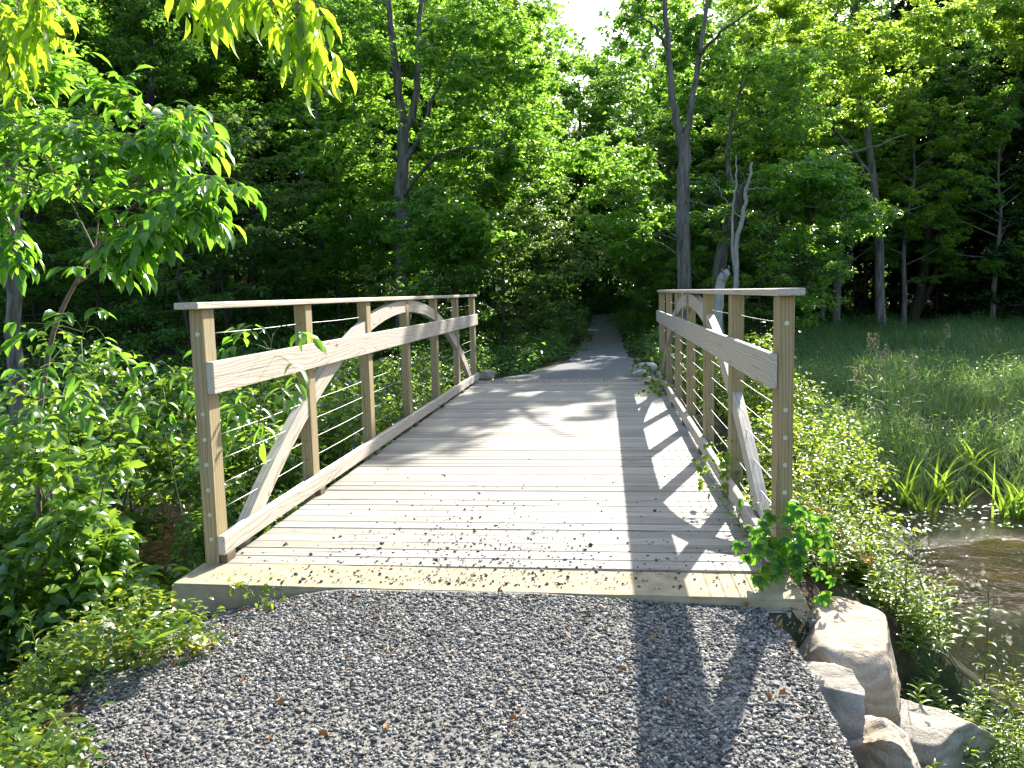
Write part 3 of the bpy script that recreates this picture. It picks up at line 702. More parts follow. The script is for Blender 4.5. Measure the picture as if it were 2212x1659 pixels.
hero('leaning_tree', 'leaning grey tree with one long pale limb reaching sideways above the marsh',
     [(A((1548, 700, 24), (1552, 600, 24), (1572, 500, 24), (1598, 420, 24), (1622, 395, 24)), .22, .13), (A((1610, 405, 24), (1660, 380, 23.6), (1710, 365, 23.2), (1770, 338, 22.8), (1860, 325, 22.3), (1960, 290, 22)), .09, .02),
      (A((1600, 430, 24), (1570, 350, 24.3), (1590, 230, 24.5), (1640, 120, 25)), .09, .03), (A((1640, 480, 23.6), (1700, 440, 23), (1790, 455, 22.3), (1900, 470, 21.8), (1990, 445, 21.5)), .03, .008), (A((1770, 338, 22.8), (1850, 370, 22), (1900, 390, 21.6)), .025, .006)],
     [([(1560, 140), (1760, 100), (1800, 260), (1700, 330), (1590, 330)], 23, 26, 26), ([(1700, 350), (1800, 350), (1920, 470), (1860, 500), (1740, 430)], 21.5, 23.5, 26)], 'leaf_far', 'bark_grey', .12, 3, per=90)
hero('dead_tree', 'bare bleached dead snag, thin and leaning, beside the leaning grey tree',
     [(A((1583, 690, 22.5), (1590, 560, 22.5), (1605, 460, 22.5), (1616, 400, 22.5), (1625, 350, 22.4)), .085, .03), (A((1588, 600, 22.5), (1582, 480, 22.5), (1590, 400, 22.4), (1590, 335, 22.3)), .05, .012),
      (A((1600, 470, 22.5), (1560, 420, 22.3), (1540, 380, 22.2)), .02, .005), (A((1612, 410, 22.5), (1650, 405, 22.3), (1690, 420, 22)), .018, .004)], [], 'leaf_far', 'bark_pale', seed=4)
hero('broken_stump', 'short broken stump of bleached wood with a splintered top behind the rail', [(A((1545, 690, 20), (1555, 625, 20), (1568, 590, 20)), .13, .10), (A((1566, 600, 20), (1574, 575, 20)), .06, .015), (A((1562, 600, 20), (1560, 582, 20)), .05, .02)], [], 'leaf_far', 'bark_pale', seed=5)
hero('forked_tree', 'slim forked grey tree at the meadow edge with bare lower branches',
     [(A((1808, 735, 33), (1806, 660, 33), (1812, 560, 33), (1818, 480, 33), (1825, 300, 33)), .20, .06), (A((1812, 620, 33), (1838, 560, 33), (1845, 500, 33), (1870, 380, 33)), .11, .03), (A((1818, 490, 33), (1770, 420, 32), (1720, 410, 31)), .04, .01), (A((1835, 570, 33), (1900, 520, 32), (1960, 500, 31)), .03, .008)],
     [([(1760, 200), (1900, 180), (1930, 330), (1850, 380), (1770, 350)], 31, 35, 26)], 'leaf_far', 'bark_grey', .14, 6, per=90)
hero('forest_tree', 'thick leaning double trunk at the back of the marsh beneath dark cedars',
     [(A((1962, 735, 36), (1975, 680, 36), (1992, 610, 36), (2005, 480, 36), (2012, 250, 36)), .30, .10), (A((1975, 680, 36), (2010, 620, 36), (2030, 540, 36), (2050, 350, 36)), .16, .05)],
     [([(1950, 60), (2120, 20), (2160, 220), (2020, 260)], 34, 38, 30)], 'leaf_dark', 'bark_dark', .15, 7, per=100)
hero('forest_tree', 'dark straight trunk between the snag and the forked tree', [(A((1640, 720, 35), (1642, 560, 35), (1645, 400, 35), (1650, 100, 35)), .28, .12), (A((1668, 720, 36), (1668, 600, 36), (1670, 380, 36)), .14, .06)],
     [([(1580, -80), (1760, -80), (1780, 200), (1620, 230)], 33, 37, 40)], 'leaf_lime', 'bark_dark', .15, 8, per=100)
hero('maple_tree', 'sunlit yellow green maple whose bright foliage droops over the back of the marsh',
     [(A((1905, 730, 31), (1900, 600, 31), (1890, 420, 31), (1860, 200, 31), (1840, -100, 31)), .2, .08), (A((1885, 380, 31), (1780, 260, 30), (1650, 180, 29)), .07, .02), (A((1870, 250, 31), (1960, 150, 29.5), (2060, 110, 28.5)), .07, .02)],
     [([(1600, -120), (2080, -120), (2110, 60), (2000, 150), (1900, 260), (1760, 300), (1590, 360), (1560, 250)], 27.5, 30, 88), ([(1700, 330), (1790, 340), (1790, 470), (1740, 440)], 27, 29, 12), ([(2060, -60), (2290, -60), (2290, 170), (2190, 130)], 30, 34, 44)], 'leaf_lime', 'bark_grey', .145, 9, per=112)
hero('forest_tree', 'pale forked trunk standing in undergrowth behind the railing with wire cables', [(A((692, 655, 32), (693, 590, 32), (690, 500, 32), (684, 300, 32), (680, 60, 32)), .17, .07), (A((692, 620, 32), (672, 560, 32), (662, 480, 32), (650, 330, 32)), .09, .03)],
     [([(560, -60), (720, -60), (720, 260), (600, 330)], 30, 34, 50)], 'leaf_far', 'bark_grey', .14, 10, per=100)
hero('forest_tree', 'dark trunk with side limbs deep in the shaded wood above the near railing end', [(A((545, 660, 34), (546, 540, 34), (544, 430, 34), (550, 150, 34), (548, -100, 34)), .19, .09), (A((545, 400, 34), (505, 330, 33), (470, 250, 32.5)), .05, .01)],
     [([(400, -60), (600, -60), (620, 200), (540, 300), (420, 250)], 31, 36, 60)], 'leaf_dark', 'bark_dark', .15, 11, per=100)
hero('forest_tree', 'thin pair of dark trunks close together in the shaded wood', [(A((618, 650, 37), (620, 540, 37), (616, 400, 37), (620, 0, 37)), .17, .08), (A((634, 650, 38), (632, 560, 38), (636, 400, 38)), .12, .05)], [([(560, 0), (700, 0), (690, 260), (580, 300)], 36, 40, 30)], 'leaf_dark', 'bark_dark', .15, 12, per=90)
hero('forest_tree', 'dark trunk rising behind the drooping ash sapling', [(A((327, 650, 28), (325, 560, 28), (322, 430, 28), (330, 100, 28), (335, -100, 28)), .18, .09)], [([(240, -80), (430, -80), (430, 180), (260, 200)], 26, 30, 44)], 'leaf_dark', 'bark_dark', .14, 13, per=100)
hero('forest_tree', 'slender dark trunk between the sapling and the wood edge', [(A((462, 655, 31), (460, 560, 31), (455, 440, 31), (462, 100, 31)), .15, .07)], [([(380, -60), (520, -60), (510, 220), (400, 260)], 29, 33, 34)], 'leaf_far', 'bark_dark', .14, 14, per=95)
hero('forest_tree', 'grey trunk rising from the bushes at the picture edge behind the sapling stem', [(A((33, 840, 13), (30, 700, 13), (28, 560, 13), (24, 300, 13), (10, -60, 13)), .14, .07), (A((28, 400, 13), (80, 330, 13.2), (130, 250, 13.4)), .04, .01)], [([(-120, -60), (170, -60), (150, 330), (-120, 500)], 12, 15, 40)], 'leaf_far', 'bark_grey', .11, 15, per=110, Rm=.55)

hero('maple_tree', 'bushy maple closing the far end of the trail below the patch of sky', [(A((1262, 690, 47), (1262, 560, 47), (1255, 380, 47), (1250, 180, 47)), .2, .06)],
     [([(1120, 130), (1210, 100), (1260, 140), (1300, 150), (1360, 130), (1370, 360), (1120, 360)], 42, 48, 60), ([(1120, 360), (1400, 360), (1420, 600), (1120, 600)], 44, 50, 55), ([(1230, 590), (1400, 590), (1400, 685), (1250, 685)], 46, 50, 26)], 'leaf_far', 'bark_dark', .17, 21, per=120, Rm=1.0, twigs=False)
# cedars and fillers
C_ = at(2030, 640, 40); place('cone', 0, C_[0], C_[1], 1.25, 1.0, 'tall dark cedar behind the leaning double trunk', 'cedar', sz=1.15)
C_ = at(2165, 640, 36); place('cone', 0, C_[0], C_[1], 1.15, 2.2, 'dark cedar nearest the picture edge at the back of the marsh', 'cedar')
C_ = at(1930, 640, 44); place('cone', 0, C_[0], C_[1], 1.3, 4.0, 'slimmer dark cedar half hidden behind the sunlit maple', 'cedar', sz=1.2)
C_ = at(2270, 640, 33); place('cone', 0, C_[0], C_[1], 1.2, 5.0, 'dark cedar standing just past the edge of the marsh', 'cedar')
taken = [np.array([at(a, 640, d)[0], at(a, 640, d)[1]]) for a, d in ((868, 24), (1478, 22), (1548, 24), (1808, 33), (1962, 36), (1905, 31), (692, 32), (545, 34), (33, 13), (2030, 40), (2165, 36))]
def ok_spot(x, y, dmin):
    return all((x-t[0])**2+(y-t[1])**2 > dmin*dmin for t in taken)
def sun_cap(x, y):
    """height that keeps the deck in the sun"""
    lo = 99
    for bx in (-1.5, 0, 1.5):
        for by in (0, 2.5, 5, 7):
            if abs(x-(bx+.3356*(y-by))) < 2.6: lo = min(lo, (y-by)/1.46+1.0)
    return lo
rs = np.random.RandomState(77)
def scatter(n, xr, yr, kinds, dmin, smin, smax, label, group, Hs, tries=4000):
    c = 0
    for _ in range(tries):
        if c >= n: break
        x = xr[0]+(xr[1]-xr[0])*rs.rand(); y = yr[0]+(yr[1]-yr[0])*rs.rand()
        q = proj((x, y, 2))[0]
        if q[0] < -420 or q[0] > 2650 or not ok_spot(x, y, dmin): continue
        if abs(x-path_cx(np.array(y))) < 2.0 and y < 42: continue
        kind, i = kinds[rs.randint(len(kinds))]; s = smin+(smax-smin)*rs.rand(); H = Hs[kind]*s
        cap = sun_cap(x, y)-hz(x, y)
        if x > 4: cap = min(cap, max(6.5, 8.0+(y-27)/1.46))
        if H > cap: s *= cap/H; H = cap
        if s < smin*.5: continue
        z = hz(x, y); w_ = {'broad': 3.4, 'pole': 2.6, 'under': 2.0, 'cone': 2.0}[kind]*s
        pts = np.array([(x+dx*w_, y, z+H*f) for dx in (-1, -.5, 0, .5, 1) for f in (.5, .65, .8, .95)])
        if in_gap(pts).any(): continue
        taken.append(np.array([x, y])); c += 1
        place(kind, i, x, y, s, rs.rand()*6.28, label, 'tree', group)
HS = {'broad': 13.0, 'pole': 14.5, 'under': 6.4, 'cone': 11}
scatter(26, (-28, -3), (16, 32), [('under', 0), ('under', 1), ('under', 1), ('under', 2)], 2.0, .75, 1.15, 'low spreading understory tree in the shade below the tall crowns', 'understory trees in the shaded wood', HS)
scatter(18, (-2.5, 6), (18, 38), [('under', 0), ('under', 1), ('under', 2)], 1.5, .6, 1.0, 'low leafy tree crowding the shaded trail', 'low trees beside the trail', HS)
scatter(44, (-36, -4), (24, 44), [('pole', 0), ('pole', 1), ('pole', 2), ('broad', 2), ('broad', 0)], 2.2, .95, 1.3, 'dark slender forest tree deep in the shaded wood behind the footbridge', 'forest trees in the shaded wood', HS)
scatter(18, (5, 16), (28, 46), [('pole', 0), ('pole', 2), ('broad', 0), ('broad', 1)], 2.0, .85, 1.2, 'forest tree in the dark wood behind the snag and forked trees', 'forest trees behind the snag', HS)
scatter(26, (14, 42), (32, 50), [('pole', 0), ('pole', 2), ('broad', 2), ('broad', 0)], 2.3, .9, 1.25, 'forest tree in the dark wood at the back of the marsh', 'forest trees behind the marsh', HS)
scatter(14, (-7, 8), (36, 52), [('pole', 1), ('broad', 0), ('broad', 2), ('under', 1), ('under', 0)], 1.6, .6, .95, 'tree closing the far end of the trail tunnel', 'trees at the end of the trail', HS)
scatter(16, (7, 32), (29, 40), [('under', 0), ('under', 1), ('under', 2)], 2.0, .7, 1.1, 'low spreading tree at the dark wood edge behind the marsh', 'low trees behind the marsh', HS)

scatter(7, (3.2, 7.5), (24, 38), [('broad', 0), ('pole', 1), ('broad', 2)], 1.7, .6, .95, 'leafy tree shading the trail from the sunny side', 'trees shading the trail', HS)
# far wood: one mass
Lv = Leaves(); rs = np.random.RandomState(5); nC = 13500
P = np.stack([-75+160*rs.rand(nC), 40+40*rs.rand(nC), rs.rand(nC)], 1); gz = Hh(P[:, 0], P[:, 1]); P[:, 2] = gz+.3+np.where(rs.rand(nC) < .22, 3.0, 9+.38*(P[:, 1]-20))*P[:, 2]**.85
P[:, 2] = np.minimum(P[:, 2], np.where(P[:, 0] > 2, 6.5+(P[:, 1]-26)/1.46, (P[:, 1]-10)/1.46))
den = np.array([mnoise.noise(Vector(p*.22)) for p in P]); P = P[den > -.30]
P = P[~in_gap(P)]; P = P[~((np.abs(P[:, 0]-.6) < 1.6) & (P[:, 1] < 46) & (P[:, 2] < 4))]
for p in P: clump(Lv, p, np.array([1.3, 1.3, .8]), 44, .34, .24, 1.0, .7, .3, rs, .2)
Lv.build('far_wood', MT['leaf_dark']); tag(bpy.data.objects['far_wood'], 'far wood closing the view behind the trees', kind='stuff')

# undergrowth on the forest floor
Lv = Leaves(); rs = np.random.RandomState(6); c = 0
while c < 3000:
    x = -30+64*rs.rand(); y = 13+30*rs.rand()**1.2
    if abs(x-path_cx(np.array(y))) < path_half(np.array(y))+.5: continue
    if x > 2.5 and y < 24+.2*x: continue
    q = proj((x, y, 0))[0]
    if q[0] < -200 or q[0] > 2400: continue
    h = .15+.75*rs.rand()**1.5; r_ = .3+.45*rs.rand(); z = hz(x, y)
    clump(Lv, np.array([x, y, z+h*.6]), np.array([r_, r_, h*.6]), 46, .12, .075, 1.0, .7, .3, rs, .3); c += 1
for i in range(900):
    if i < 520: x = -24+20.5*rs.rand(); y = 5.8+7.5*rs.rand()
    else: x = -9+5.2*rs.rand(); y = -3.5+4.2*rs.rand()
    h = .15+.6*rs.rand()**1.5; r_ = .25+.4*rs.rand(); clump(Lv, np.array([x, y, max(hz(x, y), -1)+h*.6]), np.array([r_, r_, h*.6]), 46, .10, .062, 1.0, .7, .3, rs, .3)
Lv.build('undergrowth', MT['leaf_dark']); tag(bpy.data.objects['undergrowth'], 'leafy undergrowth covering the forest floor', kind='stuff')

# ------------------------------------------------------------------ shrubs
def shrub(label, c, rad, n, leaf, L=.075, seed=0, ratio=.55, tmpl=T_OVATE, group=None, stems=9, name='shrub', up=.62, lumps=None):
    rs = np.random.RandomState(seed+300); root = empty(name, (c[0], c[1], c[2]), 0, label, 'shrub', group); Lv = Leaves(); mb = MB()
    rad = np.array(rad, float); k = lumps or max(6, int(n/60))
    for i in range(k):
        d = rvec(1, rs)[0]; d[2] = abs(d[2])*1.0; f = .45+.6*rs.rand()
        p = d*rad*f*np.array([1, 1, 1]); p[2] += .1*rad[2]
        s = (.22+.16*rs.rand())*rad.mean()
        clump(Lv, p, np.array([s, s, s*.75]), int(n/k), L, L*ratio, 1.0, up, .25, rs, .25)
        if i < stems*2: mb.tube(curve([np.array([rs.normal()*.06, rs.normal()*.06, -.25]), p*.5*np.array([.7, .7, 1.1]), p], 6), np.linspace(.014, .004, 6), 5, False)
    mb.build('stem', MT['twig'], root); Lv.build('foliage', MT[leaf], root, tmpl); return root
def gp(px, py, d, dz=0):
    p = at(px, py, d); return np.array([p[0], p[1], hz(p[0], p[1])+dz])
def wp(x, y, dz=0): return np.array([x, y, max(hz(x, y), -1.0)+dz])
shrub('glossy leafy bush filling the bank just outside the pale railing end post', wp(-2.7, 4.1), (1.15, 1.2, 1.75), 5200, 'leaf_bush', .11, 1)
shrub('large leafy bush overhanging the dark water farthest from the railing', wp(-4.6, 3.6), (1.3, 1.3, 2.0), 5200, 'leaf_bush', .12, 2)
shrub('bush with broad pale leaves nearest the picture edge above the weeds', wp(-3.75, 1.3, -.1), (.75, .8, 1.45), 2200, 'leaf_bush', .14, 3)
shrub('dark leaved bush hanging low over the water under the ash sapling', wp(-4.0, .3, -.1), (.8, .7, .75), 1600, 'leaf_bush', .095, 4)
shrub('small leafy bush against the concrete slab corner below the railing', wp(-2.3, 2.2, -.1), (.6, 1.0, .95), 3200, 'leaf_bush', .062, 5)
shrub('tall leafy bush hiding the foot of the ash sapling', wp(-3.0, .75, -.1), (.55, .5, 1.75), 2400, 'leaf_bush', .12, 14)
shrub('bush of pale glossy leaves between the sapling and the concrete slab', wp(-2.55, 2.6, -.1), (.6, .7, 1.55), 2600, 'leaf_bush', .095, 15)
shrub('low bush at the waterline beside the pale arch brace', wp(-2.15, 3.3, 0), (.6, .9, .95), 2200, 'leaf_bush', .07, 16)
shrub('sunlit bush seen through the railing cables at mid span', wp(-2.75, 6.6), (.9, 1.5, 1.15), 3400, 'leaf_bush', .085, 6)
shrub('green bush seen through the cables near the far railing posts', wp(-3.0, 9.6), (1.1, 1.4, 1.0), 2600, 'leaf_bush', .075, 7)
shrub('bush at the far corner of the bridge beside the gravel', wp(-2.9, 12.2), (1.2, 1.3, 1.0), 2200, 'leaf_bush', .08, 8)
shrub('yellow green bush crowding the marsh side of the railing near mid span', wp(2.75, 4.4), (.80, 1.1, 1.25), 7500, 'leaf_gold', .06, 9, .5)
shrub('yellow green bush behind the thick near rail post', wp(2.55, 2.6, -.1), (.6, .9, 1.0), 5000, 'leaf_weed', .06, 10, .5)
shrub('sunlit bush outside the marsh side railing toward its far posts', wp(2.6, 7.0), (.85, 1.5, 1.15), 6000, 'leaf_gold', .065, 11, .5)
shrub('green bush outside the far end of the marsh side railing', wp(2.7, 9.6), (.8, 1.2, .95), 3200, 'leaf_weed', .07, 12)
sh = shrub('rounded green shrub lining the shaded trail beyond the bridge', wp(-2.4, 14.5), (1.0, 1.1, .95), 1500, 'leaf_blue', .085, 20, group='shrubs lining the trail', tmpl=T_KITE)
sh2 = shrub('rounded green shrub lining the shaded trail beyond the bridge', wp(2.4, 15.5), (1.0, 1.1, .85), 1500, 'leaf_dark', .085, 21, group='shrubs lining the trail', tmpl=T_KITE)
rs = np.random.RandomState(31)
for i in range(34):
    y = 14+.95*i+rs.rand(); sd = -1 if i % 2 else 1
    x = path_cx(np.array(y))+sd*(path_half(np.array(y))+.6+.5*rs.rand())*(1 if y < 40 else .3); s = .65+.5*rs.rand()+(.5 if y > 40 else 0)
    copy_thing((sh, sh2)[rs.randint(2)], wp(x, y), rs.rand()*6.28, (s, s, s*(.8+.4*rs.rand())))

# ------------------------------------------------------------------ young ash with long leaflets, hanging boughs
def leaf_spray(Lv, mb, p, d, n, L, W, rs, droop=.5, rach=None):
    """a compound leaf: leaflets in pairs along a drooping stalk"""
    d = norm(np.array(d, float)); side = norm(np.cross(d, [0, 0, 1.0])+1e-6); rach = rach or L*2.0
    pts = []; q = np.array(p, float); dd = d.copy()
    for i in range(n+1):
        pts.append(q.copy()); dd = norm(dd+np.array([0, 0, -droop/n*.7])); q = q+dd*rach/n
    if mb is not None: mb.tube(pts, np.linspace(.0022, .001, n+1), 4, False)
    for i in range(1, n+1):
        for sg in (-1, 1):
            if i == n and sg == 1: continue
            D = (side*sg*.85+dd*.55+np.array([0, 0, -droop*.55])+rs.normal(size=3)*.16) if i < n else dd+np.array([0, 0, -.2])
            Nn = np.array([0, 0, 1.0])+rs.normal(size=3)*.28+side*sg*.15
            s = (.75+.35*rs.rand())*(1.1 if i == n else 1)
            Lv.add(pts[i], D, Nn, L*s, W*s)
rs = np.random.RandomState(41)
base = gp(112, 720, 5.2); base[2] = at(112, 760, 5.2)[2]
root = empty('ash_sapling', (base[0], base[1], hz(base[0], base[1])), 0, 'leaning ash sapling with long pointed leaves hanging beside the dark wood', 'sapling'); off = np.array(root.location)
mb = MB(); Lv = Leaves()
st = A((70, 1180, 5.1), (80, 1010, 5.1), (92, 850, 5.1), (112, 730, 5.1), (140, 655, 5.1), (170, 600, 5.1), (205, 540, 5.1), (250, 480, 5.05), (330, 410, 4.95), (420, 385, 4.85), (500, 385, 4.75)); st[0][2] = off[2]-.1
mb.tube(curve(st, 20)-off, np.linspace(.021, .004, 20), 6)
brs = [A((205, 540, 5.1), (220, 440, 5.2), (265, 330, 5.25), (330, 245, 5.3), (400, 235, 5.3)), A((330, 410, 4.95), (400, 420, 4.85), (440, 450, 4.8)), A((265, 330, 5.25), (350, 290, 5.1), (425, 290, 5.0)), A((330, 245, 5.3), (290, 210, 5.4), (240, 190, 5.4)), A((250, 480, 5.05), (330, 470, 4.9), (400, 450, 4.8)), A((265, 330, 5.25), (320, 310, 5.1), (390, 300, 5.0)),
       A((205, 540, 5.1), (150, 430, 5.4), (95, 330, 5.6), (70, 200, 5.7)), A((150, 430, 5.4), (60, 400, 5.3), (0, 380, 5.2)), A((165, 615, 5.1), (240, 560, 4.85), (275, 545, 4.8)), A((95, 330, 5.6), (30, 260, 5.5), (-40, 190, 5.4)), A((220, 440, 5.2), (300, 385, 5.3), (350, 340, 5.3)),
       A((70, 200, 5.7), (100, 150, 5.7)), A((150, 430, 5.4), (190, 380, 5.0), (200, 330, 4.9)), A((60, 400, 5.3), (20, 470, 5.2), (30, 540, 5.1)), A((250, 480, 5.05), (290, 500, 4.8), (330, 500, 4.7)), A((95, 330, 5.6), (140, 300, 5.2), (170, 290, 5.0))]
for b in [st[6:]]+brs:
    Q = curve(b, 12)
    mb.tube(Q-off, np.linspace(.007, .002, 12), 5, False)
    T = norm(np.gradient(Q, axis=0))
    for j in range(3, 12):
        for _ in range(3 if j > 6 else 2):
            sd = rvec(1, rs)[0]; d = T[j]*.6+sd*np.array([.8, .6, .4])
            leaf_spray(Lv, mb, Q[j]-off, d, rs.randint(2, 4), .135, .060, rs, .6, .19)
mb.build('stem', MT['twig'], root); Lv.build('foliage', MT['leaf_sap'], root, T_OVATE)

# tree whose boughs hang into the top of the view; its trunk stands out of the view
rs = np.random.RandomState(42)
tb = np.array([-5.4, .2, hz(-5.4, .2)]); root = empty('ash_tree', tb, 0, 'ash tree whose yellow green sunlit boughs hang down into the top of the view', 'tree'); off = tb
mb = MB(); Lv = Leaves()
trk = [tb+[0, 0, -.3], tb+[.1, -.1, 1.6], tb+[.2, -.1, 3.2], tb+[.3, 0, 4.4], tb+[.2, .1, 6.5]]; mb.tube(curve(trk, 16)-off, np.linspace(.17, .05, 16), 9)
limb1 = [tb+[.2, -.1, 3.3], np.array([-3.6, .2, 3.9])] + A((380, -160, 4.6), (560, -130, 4.4), (680, -60, 4.3)); mb.tube(curve(limb1, 16)-off, np.linspace(.06, .006, 16), 6, False)
limb2 = [tb+[.2, -.1, 2.6], np.array([-4.3, .5, 3.2])] + A((-60, -60, 4.9), (60, 20, 4.8), (125, 75, 4.7), (150, 78, 4.68)); mb.tube(curve(limb2, 14)-off, np.linspace(.04, .007, 14), 6, False)
hang = [A((400, -150, 4.6), (405, -60, 4.55), (400, 0, 4.5)), A((470, -140, 4.5), (455, -50, 4.45), (445, -5, 4.4)), A((540, -130, 4.4), (520, -60, 4.3), (500, 0, 4.3)), A((580, -120, 4.4), (585, -30, 4.35), (600, 50, 4.3)), A((630, -90, 4.35), (640, 0, 4.3), (650, 70, 4.25), (665, 125, 4.2)),
        A((660, -70, 4.3), (680, 0, 4.25), (690, 80, 4.2), (700, 100, 4.2)), A((620, -100, 4.35), (640, -10, 4.3), (655, 40, 4.3)), A((500, -130, 4.4), (480, -60, 4.4), (470, -10, 4.4)), A((560, -120, 4.4), (555, -50, 4.4), (560, 0, 4.4)),
        A((20, -20, 4.8), (40, 10, 4.7), (50, 50, 4.7)), A((60, 10, 4.8), (75, 25, 4.7), (95, 45, 4.6)), A((-20, -40, 4.85), (-10, 10, 4.8), (10, 60, 4.75)), A((60, 20, 4.8), (50, 60, 4.75), (30, 90, 4.7)), A((-40, 0, 4.9), (0, 80, 4.9), (20, 150, 4.9)), A((30, -60, 4.8), (80, -30, 4.7), (110, 10, 4.6))]
for b in hang:
    Q = curve(b, 10); mb.tube(Q-off, np.linspace(.005, .0016, 10), 5, False); T = norm(np.gradient(Q, axis=0))
    for j in range(3, 10):
        if b[0][2] < 2.9 and rs.rand() < .3: continue
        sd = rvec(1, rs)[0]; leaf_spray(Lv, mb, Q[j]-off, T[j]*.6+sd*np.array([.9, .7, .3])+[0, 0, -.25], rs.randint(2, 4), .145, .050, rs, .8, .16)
for i in range(60):   # crown above the view
    c = tb+np.array([rs.normal()*1.0-.6, rs.normal()*1.2+.3, 5.2+rs.normal()*.8]); bough(Lv, c-off, .6, 50, .12, .045, rs)
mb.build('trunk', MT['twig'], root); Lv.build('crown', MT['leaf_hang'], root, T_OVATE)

# shoots growing through the railing
def shoot(label, pts, tips, L, W, leaf, seed, name='hickory_shoot', rad=.006, per=2, rach=.2, droop=.6, cat='plant'):
    rs = np.random.RandomState(seed); root = empty(name, pts[0], 0, label, cat); off = np.array(pts[0]); mb = MB(); Lv = Leaves()
    Q = curve(pts, 14); mb.tube(Q-off, np.linspace(rad, .002, 14), 5)
    for s, t in tips:
        p = Q[int(s*13)]; mid = (p+t)/2+np.array([0, 0, .05]); B = curve([p, mid, t], 7); mb.tube(B-off, np.linspace(.003, .0012, 7), 4, False)
        d = norm(t-p)
        for k in range(per): leaf_spray(Lv, None, B[-1-2*k]-off, d+rs.normal(size=3)*.25, rs.randint(2, 4), L, W, rs, droop, rach)
    mb.build('stem', MT['stem_green'], root); Lv.build('foliage', MT[leaf], root, T_OVATE); return root
b0 = np.array([-1.95, .9, -.9])
shoot('hickory shoot with large dark leaflets growing up through the railing cables', [b0]+A((560, 900, 5.3), (575, 800, 5.35), (590, 720, 5.4)),
      [(.95, at(560, 720, 5.2)), (1, at(640, 715, 5.2)), (.9, at(500, 760, 5.2)), (.8, at(640, 800, 4.95)), (.7, at(520, 850, 5.1)), (.6, at(620, 850, 4.95)), (.85, at(545, 740, 5.4)), (.5, at(500, 900, 5.1)), (.65, at(570, 890, 5.2))], .14, .055, 'leaf_sap', 61)
shoot('small shoot with long leaves beside the outer face of the first railing post', [np.array([-2.3, 1.2, -.9])]+A((350, 900, 5.6), (370, 800, 5.5)),
      [(1, at(330, 790, 5.3)), (.9, at(400, 800, 5.3)), (.8, at(300, 850, 5.2)), (.8, at(410, 860, 5.2)), (.7, at(360, 880, 5.2))], .13, .05, 'leaf_sap', 62)
shoot('ash shoot with bright tips on the bank below the sapling stem', [np.array([-3.3, 1.0, -.9])]+A((150, 900, 5.2), (170, 760, 5.0), (190, 690, 4.9)),
      [(1, at(210, 680, 4.8)), (.9, at(150, 700, 4.8)), (.95, at(240, 750, 4.7)), (.85, at(60, 720, 4.8)), (.8, at(20, 700, 4.8)), (.8, at(180, 800, 4.6)), (.7, at(110, 780, 4.6)), (.6, at(60, 810, 4.5)), (.6, at(200, 860, 4.5)), (.5, at(130, 880, 4.4)), (.4, at(30, 900, 4.3))], .115, .05, 'leaf_sap', 63)
# fallen branch in the dark water
mb = MB(); P = A((150, 1240, 6.4), (225, 1222, 6.3), (262, 1215, 6.2), (330, 1225, 6.1)); mb.tube(curve(P, 10), np.linspace(.008, .003, 10), 5)
mb.tube(curve(A((240, 1220, 6.25), (240, 1195, 6.2), (258, 1172, 6.2)), 6), np.linspace(.018, .006, 6), 6)
tag(mb.build('fallen_branch', MT['twig']), 'thin fallen branch sticking out of the dark water', 'branch')

# ------------------------------------------------------------------ climbers on the railing
def vine(label, stems, n, L, leaf, seed, spread=.06, curl=False, stemmat='stem_green', name='creeper_vine', five=True):
    rs = np.random.RandomState(seed); off = np.array(stems[0][0], float); root = empty(name, off, 0, label, 'vine'); mb = MB(); Lv = Leaves()
    for P in stems:
        Q = curve(P, 16); Q[1:] += rs.normal(size=(15, 3))*.006; mb.tube(Q-off, np.linspace(.0035, .0015, 16), 5, False)
        for _ in range(n):
            p = Q[rs.randint(1, 16)]+rs.normal(size=3)*spread*.5; f = rvec(1, rs)[0]*np.array([1, 1, .4])+np.array([-.25, -.65, .35]); e = p+norm(f)*spread*(.5+rs.rand())
            mb.tube([p-off, (p+e)/2-off+[0, 0, .01], e-off], .0011, 4, False)
            dd = norm(np.array([rs.normal()*.5, -.35, -.6+rs.normal()*.3])); nn = norm(f+rs.normal(size=3)*.25); sd = norm(np.cross(nn, dd)); s = L*(.6+.6*rs.rand())
            if five:
                for a in (-1.25, -.62, 0, .62, 1.25):
                    Lv.add(e-off, dd*math.cos(a)+sd*math.sin(a), nn+rs.normal(size=3)*.12, s*(1-.22*abs(a)), s*.5)
            else:
                Lv.add(e-off, dd+rs.normal(size=3)*.5, nn+rs.normal(size=3)*.5, s, s*.6)
    mb.build('stem', MT[stemmat], root); Lv.build('foliage', MT[leaf], root, T_OVATE); return root
vine('green creeper vine wrapped round the foot of the thick near rail post', [A((1760, 1260, 4.45), (1725, 1190, 4.3), (1690, 1130, 4.25), (1670, 1095, 4.3)), A((1755, 1240, 4.4), (1700, 1180, 4.22), (1640, 1150, 4.3), (1600, 1170, 4.3)), A((1730, 1240, 4.3), (1690, 1220, 4.2), (1640, 1195, 4.25)), A((1740, 1180, 4.4), (1745, 1130, 4.4), (1735, 1100, 4.4))], 16, .078, 'leaf_vine', 71, .11)
vine('yellow green vine climbing over the kerb rail by the second post', [A((1600, 1090, 5.9), (1570, 1050, 5.85), (1545, 1000, 5.9), (1560, 960, 5.95)), A((1590, 1070, 5.85), (1540, 1040, 5.8), (1525, 1010, 5.85)), A((1600, 1060, 5.9), (1590, 1010, 6.0), (1600, 980, 6.0))], 16, .045, 'leaf_gold', 72, .09)
